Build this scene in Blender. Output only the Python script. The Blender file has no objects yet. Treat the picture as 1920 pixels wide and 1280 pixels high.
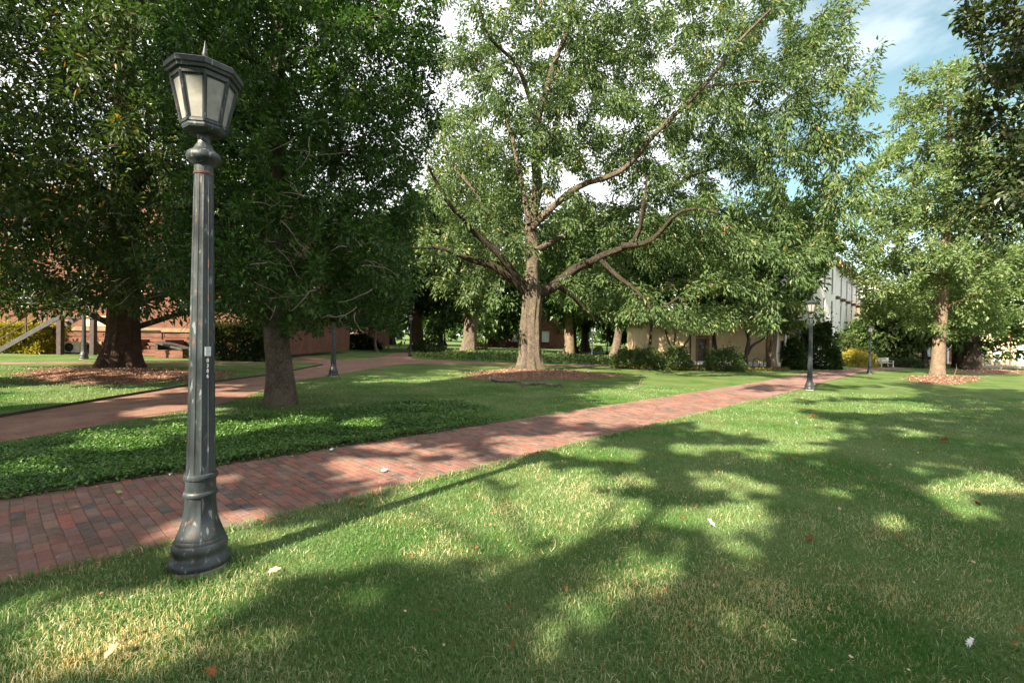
import bpy, math, random
import numpy as np
from mathutils import Matrix, Vector, Euler
from mathutils.geometry import tessellate_polygon

SC = bpy.context.scene
COL = SC.collection
R = np.random.default_rng(7)
random.seed(7)
rad = math.radians

# ------------------------------------------------------------------ camera
EYE = 1.70
FPX = 900.0                      # focal length in pixels of the 1920 px wide photograph
cam_d = bpy.data.cameras.new('camera')
cam_d.sensor_width = 36.0
cam_d.lens = 36.0 * FPX / 1920.0
cam_d.clip_start = 0.05
cam_d.clip_end = 2000.0
cam = bpy.data.objects.new('camera', cam_d)
COL.objects.link(cam)
cam.location = (0, 0, EYE)
cam.rotation_euler = (rad(90 - 0.51), -0.0155, 0)
SC.camera = cam

# ------------------------------------------------------------------ sky, sun, exposure
SUN_EL, SUN_DIR = rad(38.0), (0.60, 0.80)         # SUN_DIR: the way shadows fall on the ground
w = bpy.data.worlds.new('World'); SC.world = w; w.use_nodes = True
nt = w.node_tree; nt.nodes.clear()
def wn(t, **k):
    n = nt.nodes.new(t)
    for a, b in k.items(): setattr(n, a, b)
    return n
sky = wn('ShaderNodeTexSky', sky_type='NISHITA', sun_disc=False, sun_elevation=SUN_EL,
         sun_rotation=math.atan2(-SUN_DIR[0], -SUN_DIR[1]) % (2 * math.pi), air_density=1.0, dust_density=0.6, ozone_density=1.0)
tc = wn('ShaderNodeTexCoord'); mp = wn('ShaderNodeMapping')
mp.inputs['Scale'].default_value = (1.0, 1.0, 2.6); mp.inputs['Location'].default_value = (0.35, 0.1, 0.2)
n1 = wn('ShaderNodeTexNoise'); n1.inputs['Scale'].default_value = 2.0; n1.inputs['Detail'].default_value = 8; n1.inputs['Roughness'].default_value = 0.55
n1.inputs['Distortion'].default_value = 0.35
cr = wn('ShaderNodeValToRGB'); cr.color_ramp.elements[0].position = 0.30; cr.color_ramp.elements[1].position = 0.56; cr.color_ramp.elements[0].color = (.05, .05, .05, 1)
tint = wn('ShaderNodeMix', data_type='RGBA', blend_type='MULTIPLY'); tint.inputs[0].default_value = 1.0
tint.inputs[7].default_value = (1.12, 1.28, 0.95, 1)
mx = wn('ShaderNodeMix', data_type='RGBA'); mx.inputs[7].default_value = (9.2, 9.3, 9.5, 1)
bg = wn('ShaderNodeBackground'); bg.inputs['Strength'].default_value = 0.0502
ow = wn('ShaderNodeOutputWorld')
L = nt.links.new
L(tc.outputs['Generated'], mp.inputs['Vector']); L(mp.outputs[0], n1.inputs['Vector']); 
dot = wn('ShaderNodeVectorMath', operation='DOT_PRODUCT'); dot.inputs[1].default_value = (.61, .70, .366)      # the break in the cloud cover on the right
mr = wn('ShaderNodeMapRange', interpolation_type='SMOOTHSTEP'); mr.inputs[1].default_value = .90; mr.inputs[2].default_value = .99; mr.inputs[3].default_value = .08; mr.inputs[4].default_value = -.145
ad = wn('ShaderNodeMath', operation='ADD')
L(tc.outputs['Generated'], dot.inputs[0]); L(dot.outputs['Value'], mr.inputs[0]); L(n1.outputs[0], ad.inputs[0]); L(mr.outputs[0], ad.inputs[1]); L(ad.outputs[0], cr.inputs[0])
L(sky.outputs[0], tint.inputs[6]); L(tint.outputs[2], mx.inputs[6]); L(cr.outputs[0], mx.inputs[0]); L(mx.outputs[2], bg.inputs[0]); L(bg.outputs[0], ow.inputs[0])

sun_d = bpy.data.lights.new('sun', 'SUN'); sun_d.energy = 5.0; sun_d.angle = rad(0.53); sun_d.color = (1.0, 0.87, 0.66)
sun = bpy.data.objects.new('sun', sun_d); COL.objects.link(sun)
ce = math.cos(SUN_EL)
SUNV = Vector((SUN_DIR[0] * ce, SUN_DIR[1] * ce, -math.sin(SUN_EL)))      # direction the light travels
sun.rotation_euler = SUNV.to_track_quat('-Z', 'Y').to_euler()
sun.location = (-20, -26, 26)
SC.view_settings.view_transform = 'Standard'; SC.view_settings.look = 'None'
SC.view_settings.exposure = 2.0; SC.view_settings.gamma = 1.0; SC.view_settings.use_curve_mapping = False
SC.render.engine = 'CYCLES'
SC.cycles.max_bounces = 6; SC.cycles.diffuse_bounces = 3; SC.cycles.transmission_bounces = 4; SC.cycles.transparent_max_bounces = 6
SC.cycles.use_denoising = True

# ------------------------------------------------------------------ where things stand
TILT = 0.0175                                     # the lawn falls gently to the right
def gz(x): return -TILT * x
_RC = np.array(Euler(cam.rotation_euler).to_matrix())
def gp(u, v, dz=0.0):
    """ground point seen at pixel (u, v) of the photograph"""
    d = _RC @ np.array([(u - 960) / FPX, (640 - v) / FPX, -1.0])
    t = -(EYE - dz) / (d[2] + TILT * d[0])
    return np.array([t * d[0], t * d[1], EYE + t * d[2]])
def at(u, v, dist):
    """point at depth dist (metres along y) seen at pixel (u, v)"""
    d = _RC @ np.array([(u - 960) / FPX, (640 - v) / FPX, -1.0])
    t = dist / d[1]
    return np.array([t * d[0], t * d[1], EYE + t * d[2]])
def proj(P):
    q = (np.asarray(P, float) - np.array([0, 0, EYE])) @ _RC
    z = -q[..., 2]; z = np.where(z < 0.05, np.nan, z)
    return 960 + FPX * q[..., 0] / z, 640 - FPX * q[..., 1] / z
def in_poly(px, py, poly):
    r = np.zeros(len(px), bool); n = len(poly)
    for i in range(n):
        x0, y0 = poly[i]; x1, y1 = poly[(i + 1) % n]
        if y0 == y1: continue
        c = ((y0 > py) != (y1 > py)) & (px < (x1 - x0) * (py - y0) / (y1 - y0) + x0)
        r ^= c
    return r
_TN = Vector((TILT, 0, 1)).normalized()
TILTM = Vector((0, 0, 1)).rotation_difference(_TN).to_matrix()

# smooth value noise for geometry (sums of sines, vectorised)
def snoise(P, scale, seed, octaves=3):
    rg = np.random.default_rng(seed); P = np.asarray(P, float) / scale; s = np.zeros(P.shape[:-1]); a = 1.0
    for o in range(octaves):
        for k in range(4):
            d = rg.normal(size=3); d /= np.linalg.norm(d)
            s = s + a * np.sin(P @ d * 2.2 * (1.9 ** o) * rg.uniform(.7, 1.4) + rg.uniform(0, 6.28))
        a *= 0.55
    return s / 4.0

# ------------------------------------------------------------------ meshes and objects
def mesh_of(name, verts, quads=None, tris=None, tint=None, smooth=False):
    me = bpy.data.meshes.new(name); verts = np.ascontiguousarray(verts, np.float32)
    nq = 0 if quads is None else len(quads); ntr = 0 if tris is None else len(tris)
    me.vertices.add(len(verts)); me.vertices.foreach_set('co', verts.ravel())
    parts = []
    if nq: parts.append(np.asarray(quads, np.int32).ravel())
    if ntr: parts.append(np.asarray(tris, np.int32).ravel())
    loops = np.concatenate(parts) if parts else np.zeros(0, np.int32)
    me.loops.add(len(loops)); me.loops.foreach_set('vertex_index', loops)
    me.polygons.add(nq + ntr)
    st = np.concatenate([np.arange(nq) * 4, nq * 4 + np.arange(ntr) * 3]).astype(np.int32)
    me.polygons.foreach_set('loop_start', st)
    me.polygons.foreach_set('use_smooth', np.full(nq + ntr, bool(smooth)))
    if tint is not None:
        tint = np.asarray(tint, np.float32)
        if tint.ndim == 1:
            a = me.attributes.new('tint', 'FLOAT', 'FACE'); a.data.foreach_set('value', tint)
        else:
            a = me.attributes.new('tint', 'FLOAT_COLOR', 'FACE'); a.data.foreach_set('color', tint.ravel())
    me.update(); me.validate()
    return me
def add(name, me, mat=None, parent=None, loc=None, rot=None):
    o = bpy.data.objects.new(name, me); COL.objects.link(o)
    if mat is not None and me is not None and not me.materials: me.materials.append(mat)
    if parent is not None: o.parent = parent
    if loc is not None: o.location = loc
    if rot is not None: o.rotation_euler = rot
    return o
def tag(o, label=None, cat=None, group=None, kind=None):
    if label: o['label'] = label
    if cat: o['category'] = cat
    if group: o['group'] = group
    if kind: o['kind'] = kind
    return o
def thing(name, label, cat, loc=(0, 0, 0), rz=0.0, group=None):
    o = bpy.data.objects.new(name, None); COL.objects.link(o); o.empty_display_size = 0.2
    o.location = loc; o.rotation_euler = (0, 0, rz)
    return tag(o, label, cat, group)
def copy_tree(o, parent=None):
    kids = list(o.children); c = o.copy(); COL.objects.link(c); c.parent = parent
    for k in kids: copy_tree(k, c)
    return c

class MB:
    """collects boxes, tubes and faces that make up ONE mesh"""
    def __init__(s): s.v = []; s.q = []; s.t = []; s.n = 0
    def _add(s, v, q=None, t=None):
        v = np.asarray(v, float)
        if q is not None and len(q): s.q.append(np.asarray(q, int) + s.n)
        if t is not None and len(t): s.t.append(np.asarray(t, int) + s.n)
        s.v.append(v); s.n += len(v); return s
    def box(s, c, d, rz=0.0, ry=0.0, bev=0.0):
        c = np.asarray(c, float); h = np.asarray(d, float) / 2
        if bev > 0 and min(h) > bev * 1.2:
            vs = []
            for sx in (-1, 1):
                for sy in (-1, 1):
                    for sz in (-1, 1):
                        vs += [(sx * h[0], sy * (h[1] - bev), sz * (h[2] - bev)), (sx * (h[0] - bev), sy * h[1], sz * (h[2] - bev)), (sx * (h[0] - bev), sy * (h[1] - bev), sz * h[2])]
            v = np.array(vs); I = lambda sx, sy, sz, k: ((sx * 2 + sy) * 2 + sz) * 3 + k
            q = []; t = []
            for a in (0, 1):
                q.append([I(a, 0, 0, 0), I(a, 1, 0, 0), I(a, 1, 1, 0), I(a, 0, 1, 0)])
                q.append([I(0, a, 0, 1), I(0, a, 1, 1), I(1, a, 1, 1), I(1, a, 0, 1)])
                q.append([I(0, 0, a, 2), I(1, 0, a, 2), I(1, 1, a, 2), I(0, 1, a, 2)])
            for a in (0, 1):
                for b in (0, 1):
                    q.append([I(a, b, 0, 0), I(a, b, 1, 0), I(a, b, 1, 1), I(a, b, 0, 1)])
                    q.append([I(a, 0, b, 0), I(a, 1, b, 0), I(a, 1, b, 2), I(a, 0, b, 2)])
                    q.append([I(0, a, b, 1), I(1, a, b, 1), I(1, a, b, 2), I(0, a, b, 2)])
                    for cc in (0, 1): t.append([I(a, b, cc, 0), I(a, b, cc, 1), I(a, b, cc, 2)])
        else:
            v = np.array([(sx * h[0], sy * h[1], sz * h[2]) for sx in (-1, 1) for sy in (-1, 1) for sz in (-1, 1)])
            q = [[0, 1, 3, 2], [4, 6, 7, 5], [0, 4, 5, 1], [2, 3, 7, 6], [0, 2, 6, 4], [1, 5, 7, 3]]; t = None
        if ry: v = v @ np.array(Matrix.Rotation(ry, 3, 'Y')).T
        if rz: v = v @ np.array(Matrix.Rotation(rz, 3, 'Z')).T
        return s._add(v + c, q, t)
    def tube(s, pts, rs, n=8, cap=True, prof=None):
        pts = np.asarray(pts, float); m = len(pts); rs = np.broadcast_to(np.asarray(rs, float), (m,))
        tg = np.gradient(pts, axis=0) if m > 2 else np.repeat((pts[1] - pts[0])[None], 2, 0)
        tg = tg / (np.linalg.norm(tg, axis=1, keepdims=True) + 1e-9)
        ref = np.array([0, 0, 1.0]) if abs(tg[0][2]) < 0.8 else np.array([1.0, 0, 0])
        a = np.linspace(0, 2 * math.pi, n, endpoint=False); vs = np.zeros((m, n, 3))
        u = np.cross(ref, tg[0]); u /= np.linalg.norm(u)
        for i in range(m):
            u = u - tg[i] * (u @ tg[i]); u /= (np.linalg.norm(u) + 1e-9); b = np.cross(tg[i], u)
            rr = rs[i] if prof is None else rs[i] * prof(a, i)
            vs[i] = pts[i] + (np.cos(a) * rr)[:, None] * u + (np.sin(a) * rr)[:, None] * b
        i0 = (np.arange(m - 1)[:, None] * n + np.arange(n)[None]).ravel(); i1 = (np.arange(m - 1)[:, None] * n + (np.arange(n)[None] + 1) % n).ravel()
        q = np.stack([i0, i1, i1 + n, i0 + n], 1); v = vs.reshape(-1, 3); t = None
        if cap:
            v = np.vstack([v, pts[0], pts[-1]]); k = np.arange(n); k1 = (k + 1) % n
            t = np.vstack([np.stack([k1, k, np.full(n, m * n)], 1), np.stack([k + (m - 1) * n, k1 + (m - 1) * n, np.full(n, m * n + 1)], 1)])
        return s._add(v, q, t)
    def lathe(s, prof, n=32, mod=None, c=(0, 0, 0), phase=0.0, cap=True):
        prof = np.asarray(prof, float); m = len(prof); a = np.linspace(0, 2 * math.pi, n, endpoint=False) + phase
        rr = prof[:, 0][:, None] * (np.ones((m, n)) if mod is None else mod(a[None], prof[:, 1][:, None]))
        v = np.stack([rr * np.cos(a), rr * np.sin(a), np.repeat(prof[:, 1][:, None], n, 1)], -1).reshape(-1, 3) + np.asarray(c)
        i0 = (np.arange(m - 1)[:, None] * n + np.arange(n)[None]).ravel(); i1 = (np.arange(m - 1)[:, None] * n + (np.arange(n)[None] + 1) % n).ravel()
        q = np.stack([i0, i1, i1 + n, i0 + n], 1); t = None
        if cap:
            v = np.vstack([v, np.array([[0, 0, prof[0, 1]], [0, 0, prof[-1, 1]]]) + np.asarray(c)]); k = np.arange(n); k1 = (k + 1) % n
            t = np.vstack([np.stack([k1, k, np.full(n, m * n)], 1), np.stack([k + (m - 1) * n, k1 + (m - 1) * n, np.full(n, m * n + 1)], 1)])
        return s._add(v, q, t)
    def mesh(s, name, tint=None, smooth=False):
        return mesh_of(name, np.vstack(s.v), np.vstack(s.q) if s.q else None, np.vstack(s.t) if s.t else None, tint, smooth)
    def build(s, name, mat, parent=None, smooth=False, loc=None, rot=None):
        me = s.mesh(name, smooth=smooth)
        if smooth: me.set_sharp_from_angle(angle=rad(40))
        return add(name, me, mat, parent, loc, rot)

# ------------------------------------------------------------------ materials
class NM:
    def __init__(s, name, rough=0.7, spec=0.3, metal=0.0):
        s.m = bpy.data.materials.new(name); s.m.use_nodes = True; s.t = s.m.node_tree; s.b = s.t.nodes['Principled BSDF']
        s.b.inputs['Roughness'].default_value = rough; s.b.inputs['Specular IOR Level'].default_value = spec; s.b.inputs['Metallic'].default_value = metal
    def n(s, typ, ins=None, **k):
        x = s.t.nodes.new(typ)
        for a, b in k.items(): setattr(x, a, b)
        for a, b in (ins or {}).items(): s.set(x.inputs[a], b)
        return x
    def set(s, sock, v):
        if hasattr(v, 'is_linked') or isinstance(v, bpy.types.NodeSocket): s.t.links.new(v, sock)
        else:
            if isinstance(v, tuple) and len(v) == 3 and sock.type == 'RGBA': v = (*v, 1)
            sock.default_value = v
    def coords(s, kind='Object', scale=(1, 1, 1)):
        if kind == 'Position': src = s.n('ShaderNodeNewGeometry').outputs['Position']
        else: src = s.n('ShaderNodeTexCoord').outputs[kind]
        return s.n('ShaderNodeMapping', {'Vector': src, 'Scale': scale}).outputs[0]
    def noise(s, vec, scale, detail=4, rough=0.55, dist=0.0):
        return s.n('ShaderNodeTexNoise', {'Vector': vec, 'Scale': scale, 'Detail': detail, 'Roughness': rough, 'Distortion': dist}).outputs[0]
    def ramp(s, fac, stops):
        r = s.n('ShaderNodeValToRGB'); e = r.color_ramp.elements
        while len(e) < len(stops): e.new(0.5)
        for i, (p, c) in enumerate(stops):
            e[i].position = p; e[i].color = (c, c, c, 1) if not isinstance(c, tuple) else (*c, 1)
        s.set(r.inputs[0], fac); return r.outputs[0]
    def mix(s, f, a, b, blend='MIX'):
        x = s.n('ShaderNodeMix', data_type='RGBA', blend_type=blend); s.set(x.inputs[0], f); s.set(x.inputs[6], a); s.set(x.inputs[7], b); return x.outputs[2]
    def attr(s, name='tint'):
        return s.n('ShaderNodeAttribute', attribute_name=name)
    def math(s, op, a, b=0.0):
        x = s.n('ShaderNodeMath', operation=op); s.set(x.inputs[0], a); s.set(x.inputs[1], b); return x.outputs[0]
    def color(s, c): s.set(s.b.inputs['Base Color'], c); return s
    def bump(s, h, strength=0.4, dist=0.02):
        x = s.n('ShaderNodeBump', {'Height': h, 'Strength': strength, 'Distance': dist}); s.set(s.b.inputs['Normal'], x.outputs[0]); return s

def plain(name, c, rough=0.6, spec=0.3, var=0.25, scale=4.0, metal=0.0, bump=0.0):
    k = NM(name, rough, spec, metal); v = k.coords('Object')
    nz = k.noise(v, scale, 5)
    k.color(k.mix(k.ramp(nz, [(0.35, 0.0), (0.7, 1.0)]), tuple(x * (1 - var) for x in c), tuple(min(1, x * (1 + var)) for x in c)))
    if bump: k.bump(k.noise(v, scale * 8, 4), bump, 0.01)
    return k.m
def leafmat(name, stops, trans=0.35, rough=0.45, spec=0.35, tr_gain=1.5):
    """stops: colour along the per-leaf tint"""
    k = NM(name, rough, spec); a = k.attr().outputs['Fac']
    c = k.ramp(a, stops); k.color(c)
    tcol = k.mix(1.0, c, (tr_gain, tr_gain * 1.05, tr_gain * 0.55), 'MULTIPLY')
    tr = k.n('ShaderNodeBsdfTranslucent', {'Color': tcol}); ms = k.n('ShaderNodeMixShader', {0: trans, 1: k.b.outputs[0], 2: tr.outputs[0]})
    k.t.links.new(ms.outputs[0], k.t.nodes['Material Output'].inputs[0]); return k.m
def barkmat(name, dark, light, stretch=(7, 7, 1.2), moss=None, bump=0.9):
    """bark with deep fissures between plates, lichen or moss patches, fine grain"""
    k = NM(name, 0.9, 0.1); o = k.coords('Object'); wv = k.n('ShaderNodeVectorMath', {0: o, 1: k.mix(.5, k.n('ShaderNodeTexNoise', {'Vector': o, 'Scale': 2.3, 'Detail': 4}).outputs[1], k.n('ShaderNodeTexNoise', {'Vector': o, 'Scale': 9.0, 'Detail': 3}).outputs[1])}, operation='ADD').outputs[0]
    m = k.n('ShaderNodeMapping', {'Vector': wv, 'Scale': stretch}).outputs[0]
    ve = k.n('ShaderNodeTexVoronoi', {'Vector': m, 'Scale': 1.5}, feature='DISTANCE_TO_EDGE').outputs[0]; v2 = k.n('ShaderNodeTexVoronoi', {'Vector': m, 'Scale': 3.7}, feature='DISTANCE_TO_EDGE').outputs[0]
    plate = k.math('ADD', k.math('MULTIPLY', k.ramp(ve, [(.0, 0.), (.16, 1.)]), .6), k.math('MULTIPLY', k.ramp(v2, [(.0, 0.), (.20, 1.)]), .4)); nz = k.noise(m, 4, 7, .7); big = k.noise(o, 1.1, 5, .6)
    h = k.math('ADD', k.math('MULTIPLY', plate, .7), k.math('MULTIPLY', nz, .5))
    c = k.mix(k.ramp(h, [(.32, 0.), (.95, 1.)]), dark, light); c = k.mix(1.0, c, k.ramp(k.noise(o, 3.1, 4), [(.3, .72), (.7, 1.2)]), 'MULTIPLY')
    if moss: c = k.mix(k.math('MULTIPLY', k.ramp(big, [(0.48, 0.0), (0.66, 1.0)]), 0.65), c, moss)
    k.color(c); k.bump(h, min(1.0, bump * 1.2), 0.10); return k.m

M = {}
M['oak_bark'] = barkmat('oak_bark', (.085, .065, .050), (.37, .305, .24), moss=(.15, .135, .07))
M['limb_bark'] = barkmat('shaded_limb_bark', (.028, .022, .017), (.16, .132, .105), stretch=(5, 5, 5), moss=(.10, .085, .045), bump=.9)  # crown shade mixed into the oak limbs' own mossy dark bark colour
M['dark_bark'] = barkmat('dark_bark', (.045, .035, .028), (.15, .12, .10))
M['grey_bark'] = barkmat('grey_bark', (.06, .048, .038), (.165, .135, .105), stretch=(5, 5, 2.5), moss=(.16, .14, .10), bump=.5)
M['red_bark'] = barkmat('red_bark', (.05, .032, .024), (.22, .15, .105), stretch=(12, 12, .7))
M['pale_bark'] = barkmat('pale_bark', (.13, .095, .068), (.29, .22, .16), stretch=(6, 6, 2.0), bump=.5)
M['oak_leaf'] = leafmat('oak_leaf', [(0, (.042, .082, .030)), (.45, (.086, .142, .052)), (.85, (.165, .225, .085)), (.955, (.22, .235, .085)), (1, (.32, .24, .08))], .36, .50, .35)
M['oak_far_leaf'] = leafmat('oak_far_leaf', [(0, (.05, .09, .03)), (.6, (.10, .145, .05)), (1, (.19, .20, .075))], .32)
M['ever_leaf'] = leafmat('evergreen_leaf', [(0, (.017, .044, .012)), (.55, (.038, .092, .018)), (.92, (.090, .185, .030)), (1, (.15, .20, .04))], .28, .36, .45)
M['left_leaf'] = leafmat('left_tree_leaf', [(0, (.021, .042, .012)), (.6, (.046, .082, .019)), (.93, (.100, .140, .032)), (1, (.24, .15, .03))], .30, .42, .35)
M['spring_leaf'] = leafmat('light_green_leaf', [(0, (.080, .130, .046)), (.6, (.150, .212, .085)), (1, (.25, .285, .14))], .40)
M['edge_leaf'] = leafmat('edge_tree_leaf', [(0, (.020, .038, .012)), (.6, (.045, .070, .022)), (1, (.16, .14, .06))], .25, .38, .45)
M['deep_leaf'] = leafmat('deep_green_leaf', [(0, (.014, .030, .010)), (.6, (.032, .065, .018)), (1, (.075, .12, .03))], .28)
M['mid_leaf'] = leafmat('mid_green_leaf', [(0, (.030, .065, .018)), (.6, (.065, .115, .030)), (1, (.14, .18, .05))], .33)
M['yellow_leaf'] = leafmat('yellow_shrub_leaf', [(0, (.13, .13, .018)), (.6, (.30, .25, .028)), (1, (.45, .36, .05))], .3)
M['bronze_leaf'] = leafmat('bronze_shrub_leaf', [(0, (.05, .055, .012)), (.6, (.13, .11, .025)), (1, (.24, .19, .045))], .25)
M['dusky_leaf'] = leafmat('purple_shrub_leaf', [(0, (.06, .03, .025)), (1, (.13, .07, .05))], .25)
M['cover_leaf'] = leafmat('ground_cover_leaf', [(0, (.026, .070, .014)), (.5, (.062, .145, .028)), (1, (.19, .28, .085))], .28, .42, .35)

# lawn soil under the blades, dry patches share the same world-space noise as the blades
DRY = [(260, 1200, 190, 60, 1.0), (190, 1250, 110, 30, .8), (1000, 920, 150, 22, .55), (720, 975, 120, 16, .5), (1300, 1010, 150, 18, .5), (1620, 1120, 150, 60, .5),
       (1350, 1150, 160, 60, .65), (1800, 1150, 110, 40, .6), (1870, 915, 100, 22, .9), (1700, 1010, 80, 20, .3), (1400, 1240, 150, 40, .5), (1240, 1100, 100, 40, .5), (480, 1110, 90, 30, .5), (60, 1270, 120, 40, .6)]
def grass_color(k, base_attr=True):
    v = k.coords('Position')
    n_big = k.noise(v, 0.55, 3); n_mid = k.noise(v, 2.6, 4, .6)
    g = k.mix(k.ramp(n_big, [(.35, 0.), (.65, 1.)]), (.054, .135, .027), (.138, .205, .076))
    g = k.mix(k.ramp(n_mid, [(.40, 0.), (.75, .65)]), g, (.16, .185, .055))
    return g, n_mid
k = NM('lawn', .95, .1)
g, nm_ = grass_color(k)
v = k.coords('Position'); fine = k.noise(v, 60, 5, .7); straw = k.ramp(k.noise(v, 1.3, 5, .65), [(.50, 0.), (.72, 1.)])
g = k.mix(k.math('MULTIPLY', straw, .55), g, (.20, .165, .07))
k.color(k.mix(k.ramp(fine, [(.3, .0), (.7, 1.)]), k.mix(1.0, g, (.52, .52, .5), 'MULTIPLY'), g)); k.bump(fine, .8, .03); M['lawn'] = k.m
k = NM('grass_blade', .45, .4); a = k.attr().outputs['Fac']
v = k.coords('Position')
gr = k.mix(k.ramp(k.noise(v, .55, 3), [(.35, 0.), (.65, 1.)]), (.070, .178, .038), (.185, .270, .115))
c = k.mix(k.ramp(a, [(.55, 0.), (.80, 1.)]), gr, (.62, .56, .35)); c = k.mix(k.ramp(a, [(.93, 0.), (1., 1.)]), c, (.46, .28, .11))
k.color(c); tr = k.n('ShaderNodeBsdfTranslucent', {'Color': k.mix(1.0, c, (1.3, 1.35, .8), 'MULTIPLY')})
ms = k.n('ShaderNodeMixShader', {0: .3, 1: k.b.outputs[0], 2: tr.outputs[0]}); k.t.links.new(ms.outputs[0], k.t.nodes['Material Output'].inputs[0]); M['blade'] = k.m

k = NM('paving_brick', .8, .25); a = k.attr().outputs['Color']; v = k.coords('Position')
nz = k.noise(v, 45, 6, .65); bl = k.noise(v, 9, 4)
c = k.mix(1.0, a, k.ramp(nz, [(.3, .62), (.72, 1.25)]), 'MULTIPLY')
c = k.mix(k.math('MULTIPLY', k.ramp(bl, [(.42, 0.), (.72, 1.)]), .55), c, (.235, .150, .120)); c = k.mix(1.0, c, k.ramp(k.noise(v, 1.1, 5, .65), [(.32, .74), (.68, 1.18)]), 'MULTIPLY'); k.color(c); k.bump(nz, .5, .006); M['brick'] = k.m
k = NM('path_bed', .95, .1); v = k.coords('Position'); nz = k.noise(v, 30, 6, .7); k.color(k.ramp(nz, [(.3, (.12, .078, .062)), (.75, (.24, .16, .125))])); k.bump(nz, .6, .01); M['bed'] = k.m
def brickpave(name, c1, c2, mortar, sc, rot=0.0, dusty=(.30, .20, .16)):
    k = NM(name, .85, .2); v = k.n('ShaderNodeMapping', {'Vector': k.n('ShaderNodeNewGeometry').outputs['Position'], 'Rotation': (0, 0, rot)}).outputs[0]
    b = k.n('ShaderNodeTexBrick', {'Vector': v, 'Color1': c1, 'Color2': c2, 'Mortar': mortar, 'Scale': sc, 'Mortar Size': .012, 'Bias': 0.0, 'Brick Width': .21, 'Row Height': .095})
    c = k.mix(k.ramp(k.noise(v, 1.7, 6, .65), [(.4, 0.), (.7, .8)]), b.outputs[0], dusty); k.color(c); k.bump(k.noise(v, 40, 5), .5, .01); return k.m
M["far_path"] = brickpave('far_brick_path', (.205, .105, .088), (.145, .085, .075), (.10, .075, .062), 1.0, rad(40), (.28, .18, .155))
M['side_path'] = brickpave('side_brick_path', (.20, .105, .078), (.145, .08, .062), (.115, .075, .055), 1.0, rad(-60), (.27, .165, .122))
k = NM('wood_mulch', .95, .1); v = k.coords('Position'); nz = k.noise(v, 26, 6, .75); k.color(k.ramp(nz, [(.3, (.07, .036, .026)), (.55, (.23, .125, .085)), (.78, (.42, .28, .20))])); k.bump(nz, 1., .05); M['mulch'] = k.m
k = NM('mulch_chip', .9, .1); a = k.attr().outputs['Fac']; k.color(k.ramp(a, [(0, (.09, .046, .032)), (.6, (.27, .155, .105)), (1, (.46, .34, .25))])); M['chip'] = k.m
k = NM('bare_soil', .95, .1); nz = k.noise(k.coords('Position'), 20, 6, .7); k.color(k.ramp(nz, [(.3, (.035, .026, .018)), (.7, (.11, .08, .055))])); M['soil'] = k.m

k = NM('lamp_paint', .42, .5); v = k.coords('Object', (1, 1, .35)); n_a = k.noise(v, 9, 6, .65); n_b = k.noise(k.coords('Object', (1, 1, .5)), 22, 5, .7)
c = k.mix(k.ramp(n_a, [(.35, 0.), (.68, 1.)]), (.009, .014, .017), (.034, .046, .053))
c = k.mix(k.ramp(n_b, [(.60, 0.), (.65, 1.)]), c, (.095, .045, .028)); c = k.mix(k.ramp(k.noise(k.coords('Object', (1, 1, .3)), 30, 4), [(.62, 0.), (.68, 1.)]), c, (.13, .15, .16))
k.color(c); k.set(k.b.inputs['Roughness'], k.ramp(n_b, [(.3, .36), (.7, .62)])); k.bump(n_b, .35, .008); M['lamp'] = k.m
M['lamp_black'] = plain('black_lamp_paint', (.018, .022, .025), .45, .5, .3, 9)
M['rust'] = plain('rusty_ring', (.10, .06, .045), .8, .2, .4, 12)
M['concrete'] = plain('concrete', (.36, .31, .27), .9, .15, .2, 8, bump=.3)
k = NM('frosted_pane', .38, .4); v = k.coords('Object'); nz = k.noise(v, 14, 5, .65); c = k.mix(k.ramp(nz, [(.35, 0.), (.7, 1.)]), (.36, .355, .335), (.52, .515, .49)); k.color(c)
tr = k.n('ShaderNodeBsdfTranslucent', {'Color': c}); ms = k.n('ShaderNodeMixShader', {0: .4, 1: k.b.outputs[0], 2: tr.outputs[0]}); k.t.links.new(ms.outputs[0], k.t.nodes['Material Output'].inputs[0]); M['pane'] = k.m
M['white'] = plain('white_print', (.75, .76, .74), .6, .3, .06)
M['sticker'] = plain('pale_sticker', (.60, .64, .64), .5, .3, .06)
M['ink'] = plain('grey_ink', (.18, .24, .27), .6, .3, .05)
def brickwall(name, c1, c2, mortar):
    k = NM(name, .9, .15); tcx = k.n('ShaderNodeTexCoord').outputs['Object']
    sx = k.n('ShaderNodeSeparateXYZ', {0: tcx}); cb = k.n('ShaderNodeCombineXYZ', {0: k.math('ADD', sx.outputs[0], sx.outputs[1]), 1: sx.outputs[2]})
    b = k.n('ShaderNodeTexBrick', {'Vector': cb.outputs[0], 'Color1': c1, 'Color2': c2, 'Mortar': mortar, 'Scale': 1.0, 'Mortar Size': .011, 'Brick Width': .225, 'Row Height': .078})
    nz = k.noise(tcx, 1.5, 5); k.color(k.mix(1.0, b.outputs[0], k.ramp(nz, [(.3, .75), (.7, 1.2)]), 'MULTIPLY')); k.bump(b.outputs['Fac'], -.5, .01); return k.m
M['wall_brick'] = brickwall('red_brick_wall', (.165, .060, .038), (.115, .042, .028), (.13, .10, .08))
M['tan'] = plain('tan_stucco', (.58, .45, .275), .9, .15, .12, 1.2, bump=.2)
M['cream'] = plain('cream_render', (.60, .475, .32), .9, .15, .08, 1.0)
M['whitewall'] = plain('white_painted_wall', (.86, .85, .83), .85, .2, .06, .8)
M['stone'] = plain('sandstone_band', (.22, .155, .095), .9, .15, .2, 3)
M['red_trim'] = plain('red_brown_trim', (.20, .085, .06), .8, .2, .2, 4)
M['iron'] = plain('dark_iron', (.045, .032, .028), .6, .4, .3, 8)
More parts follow.
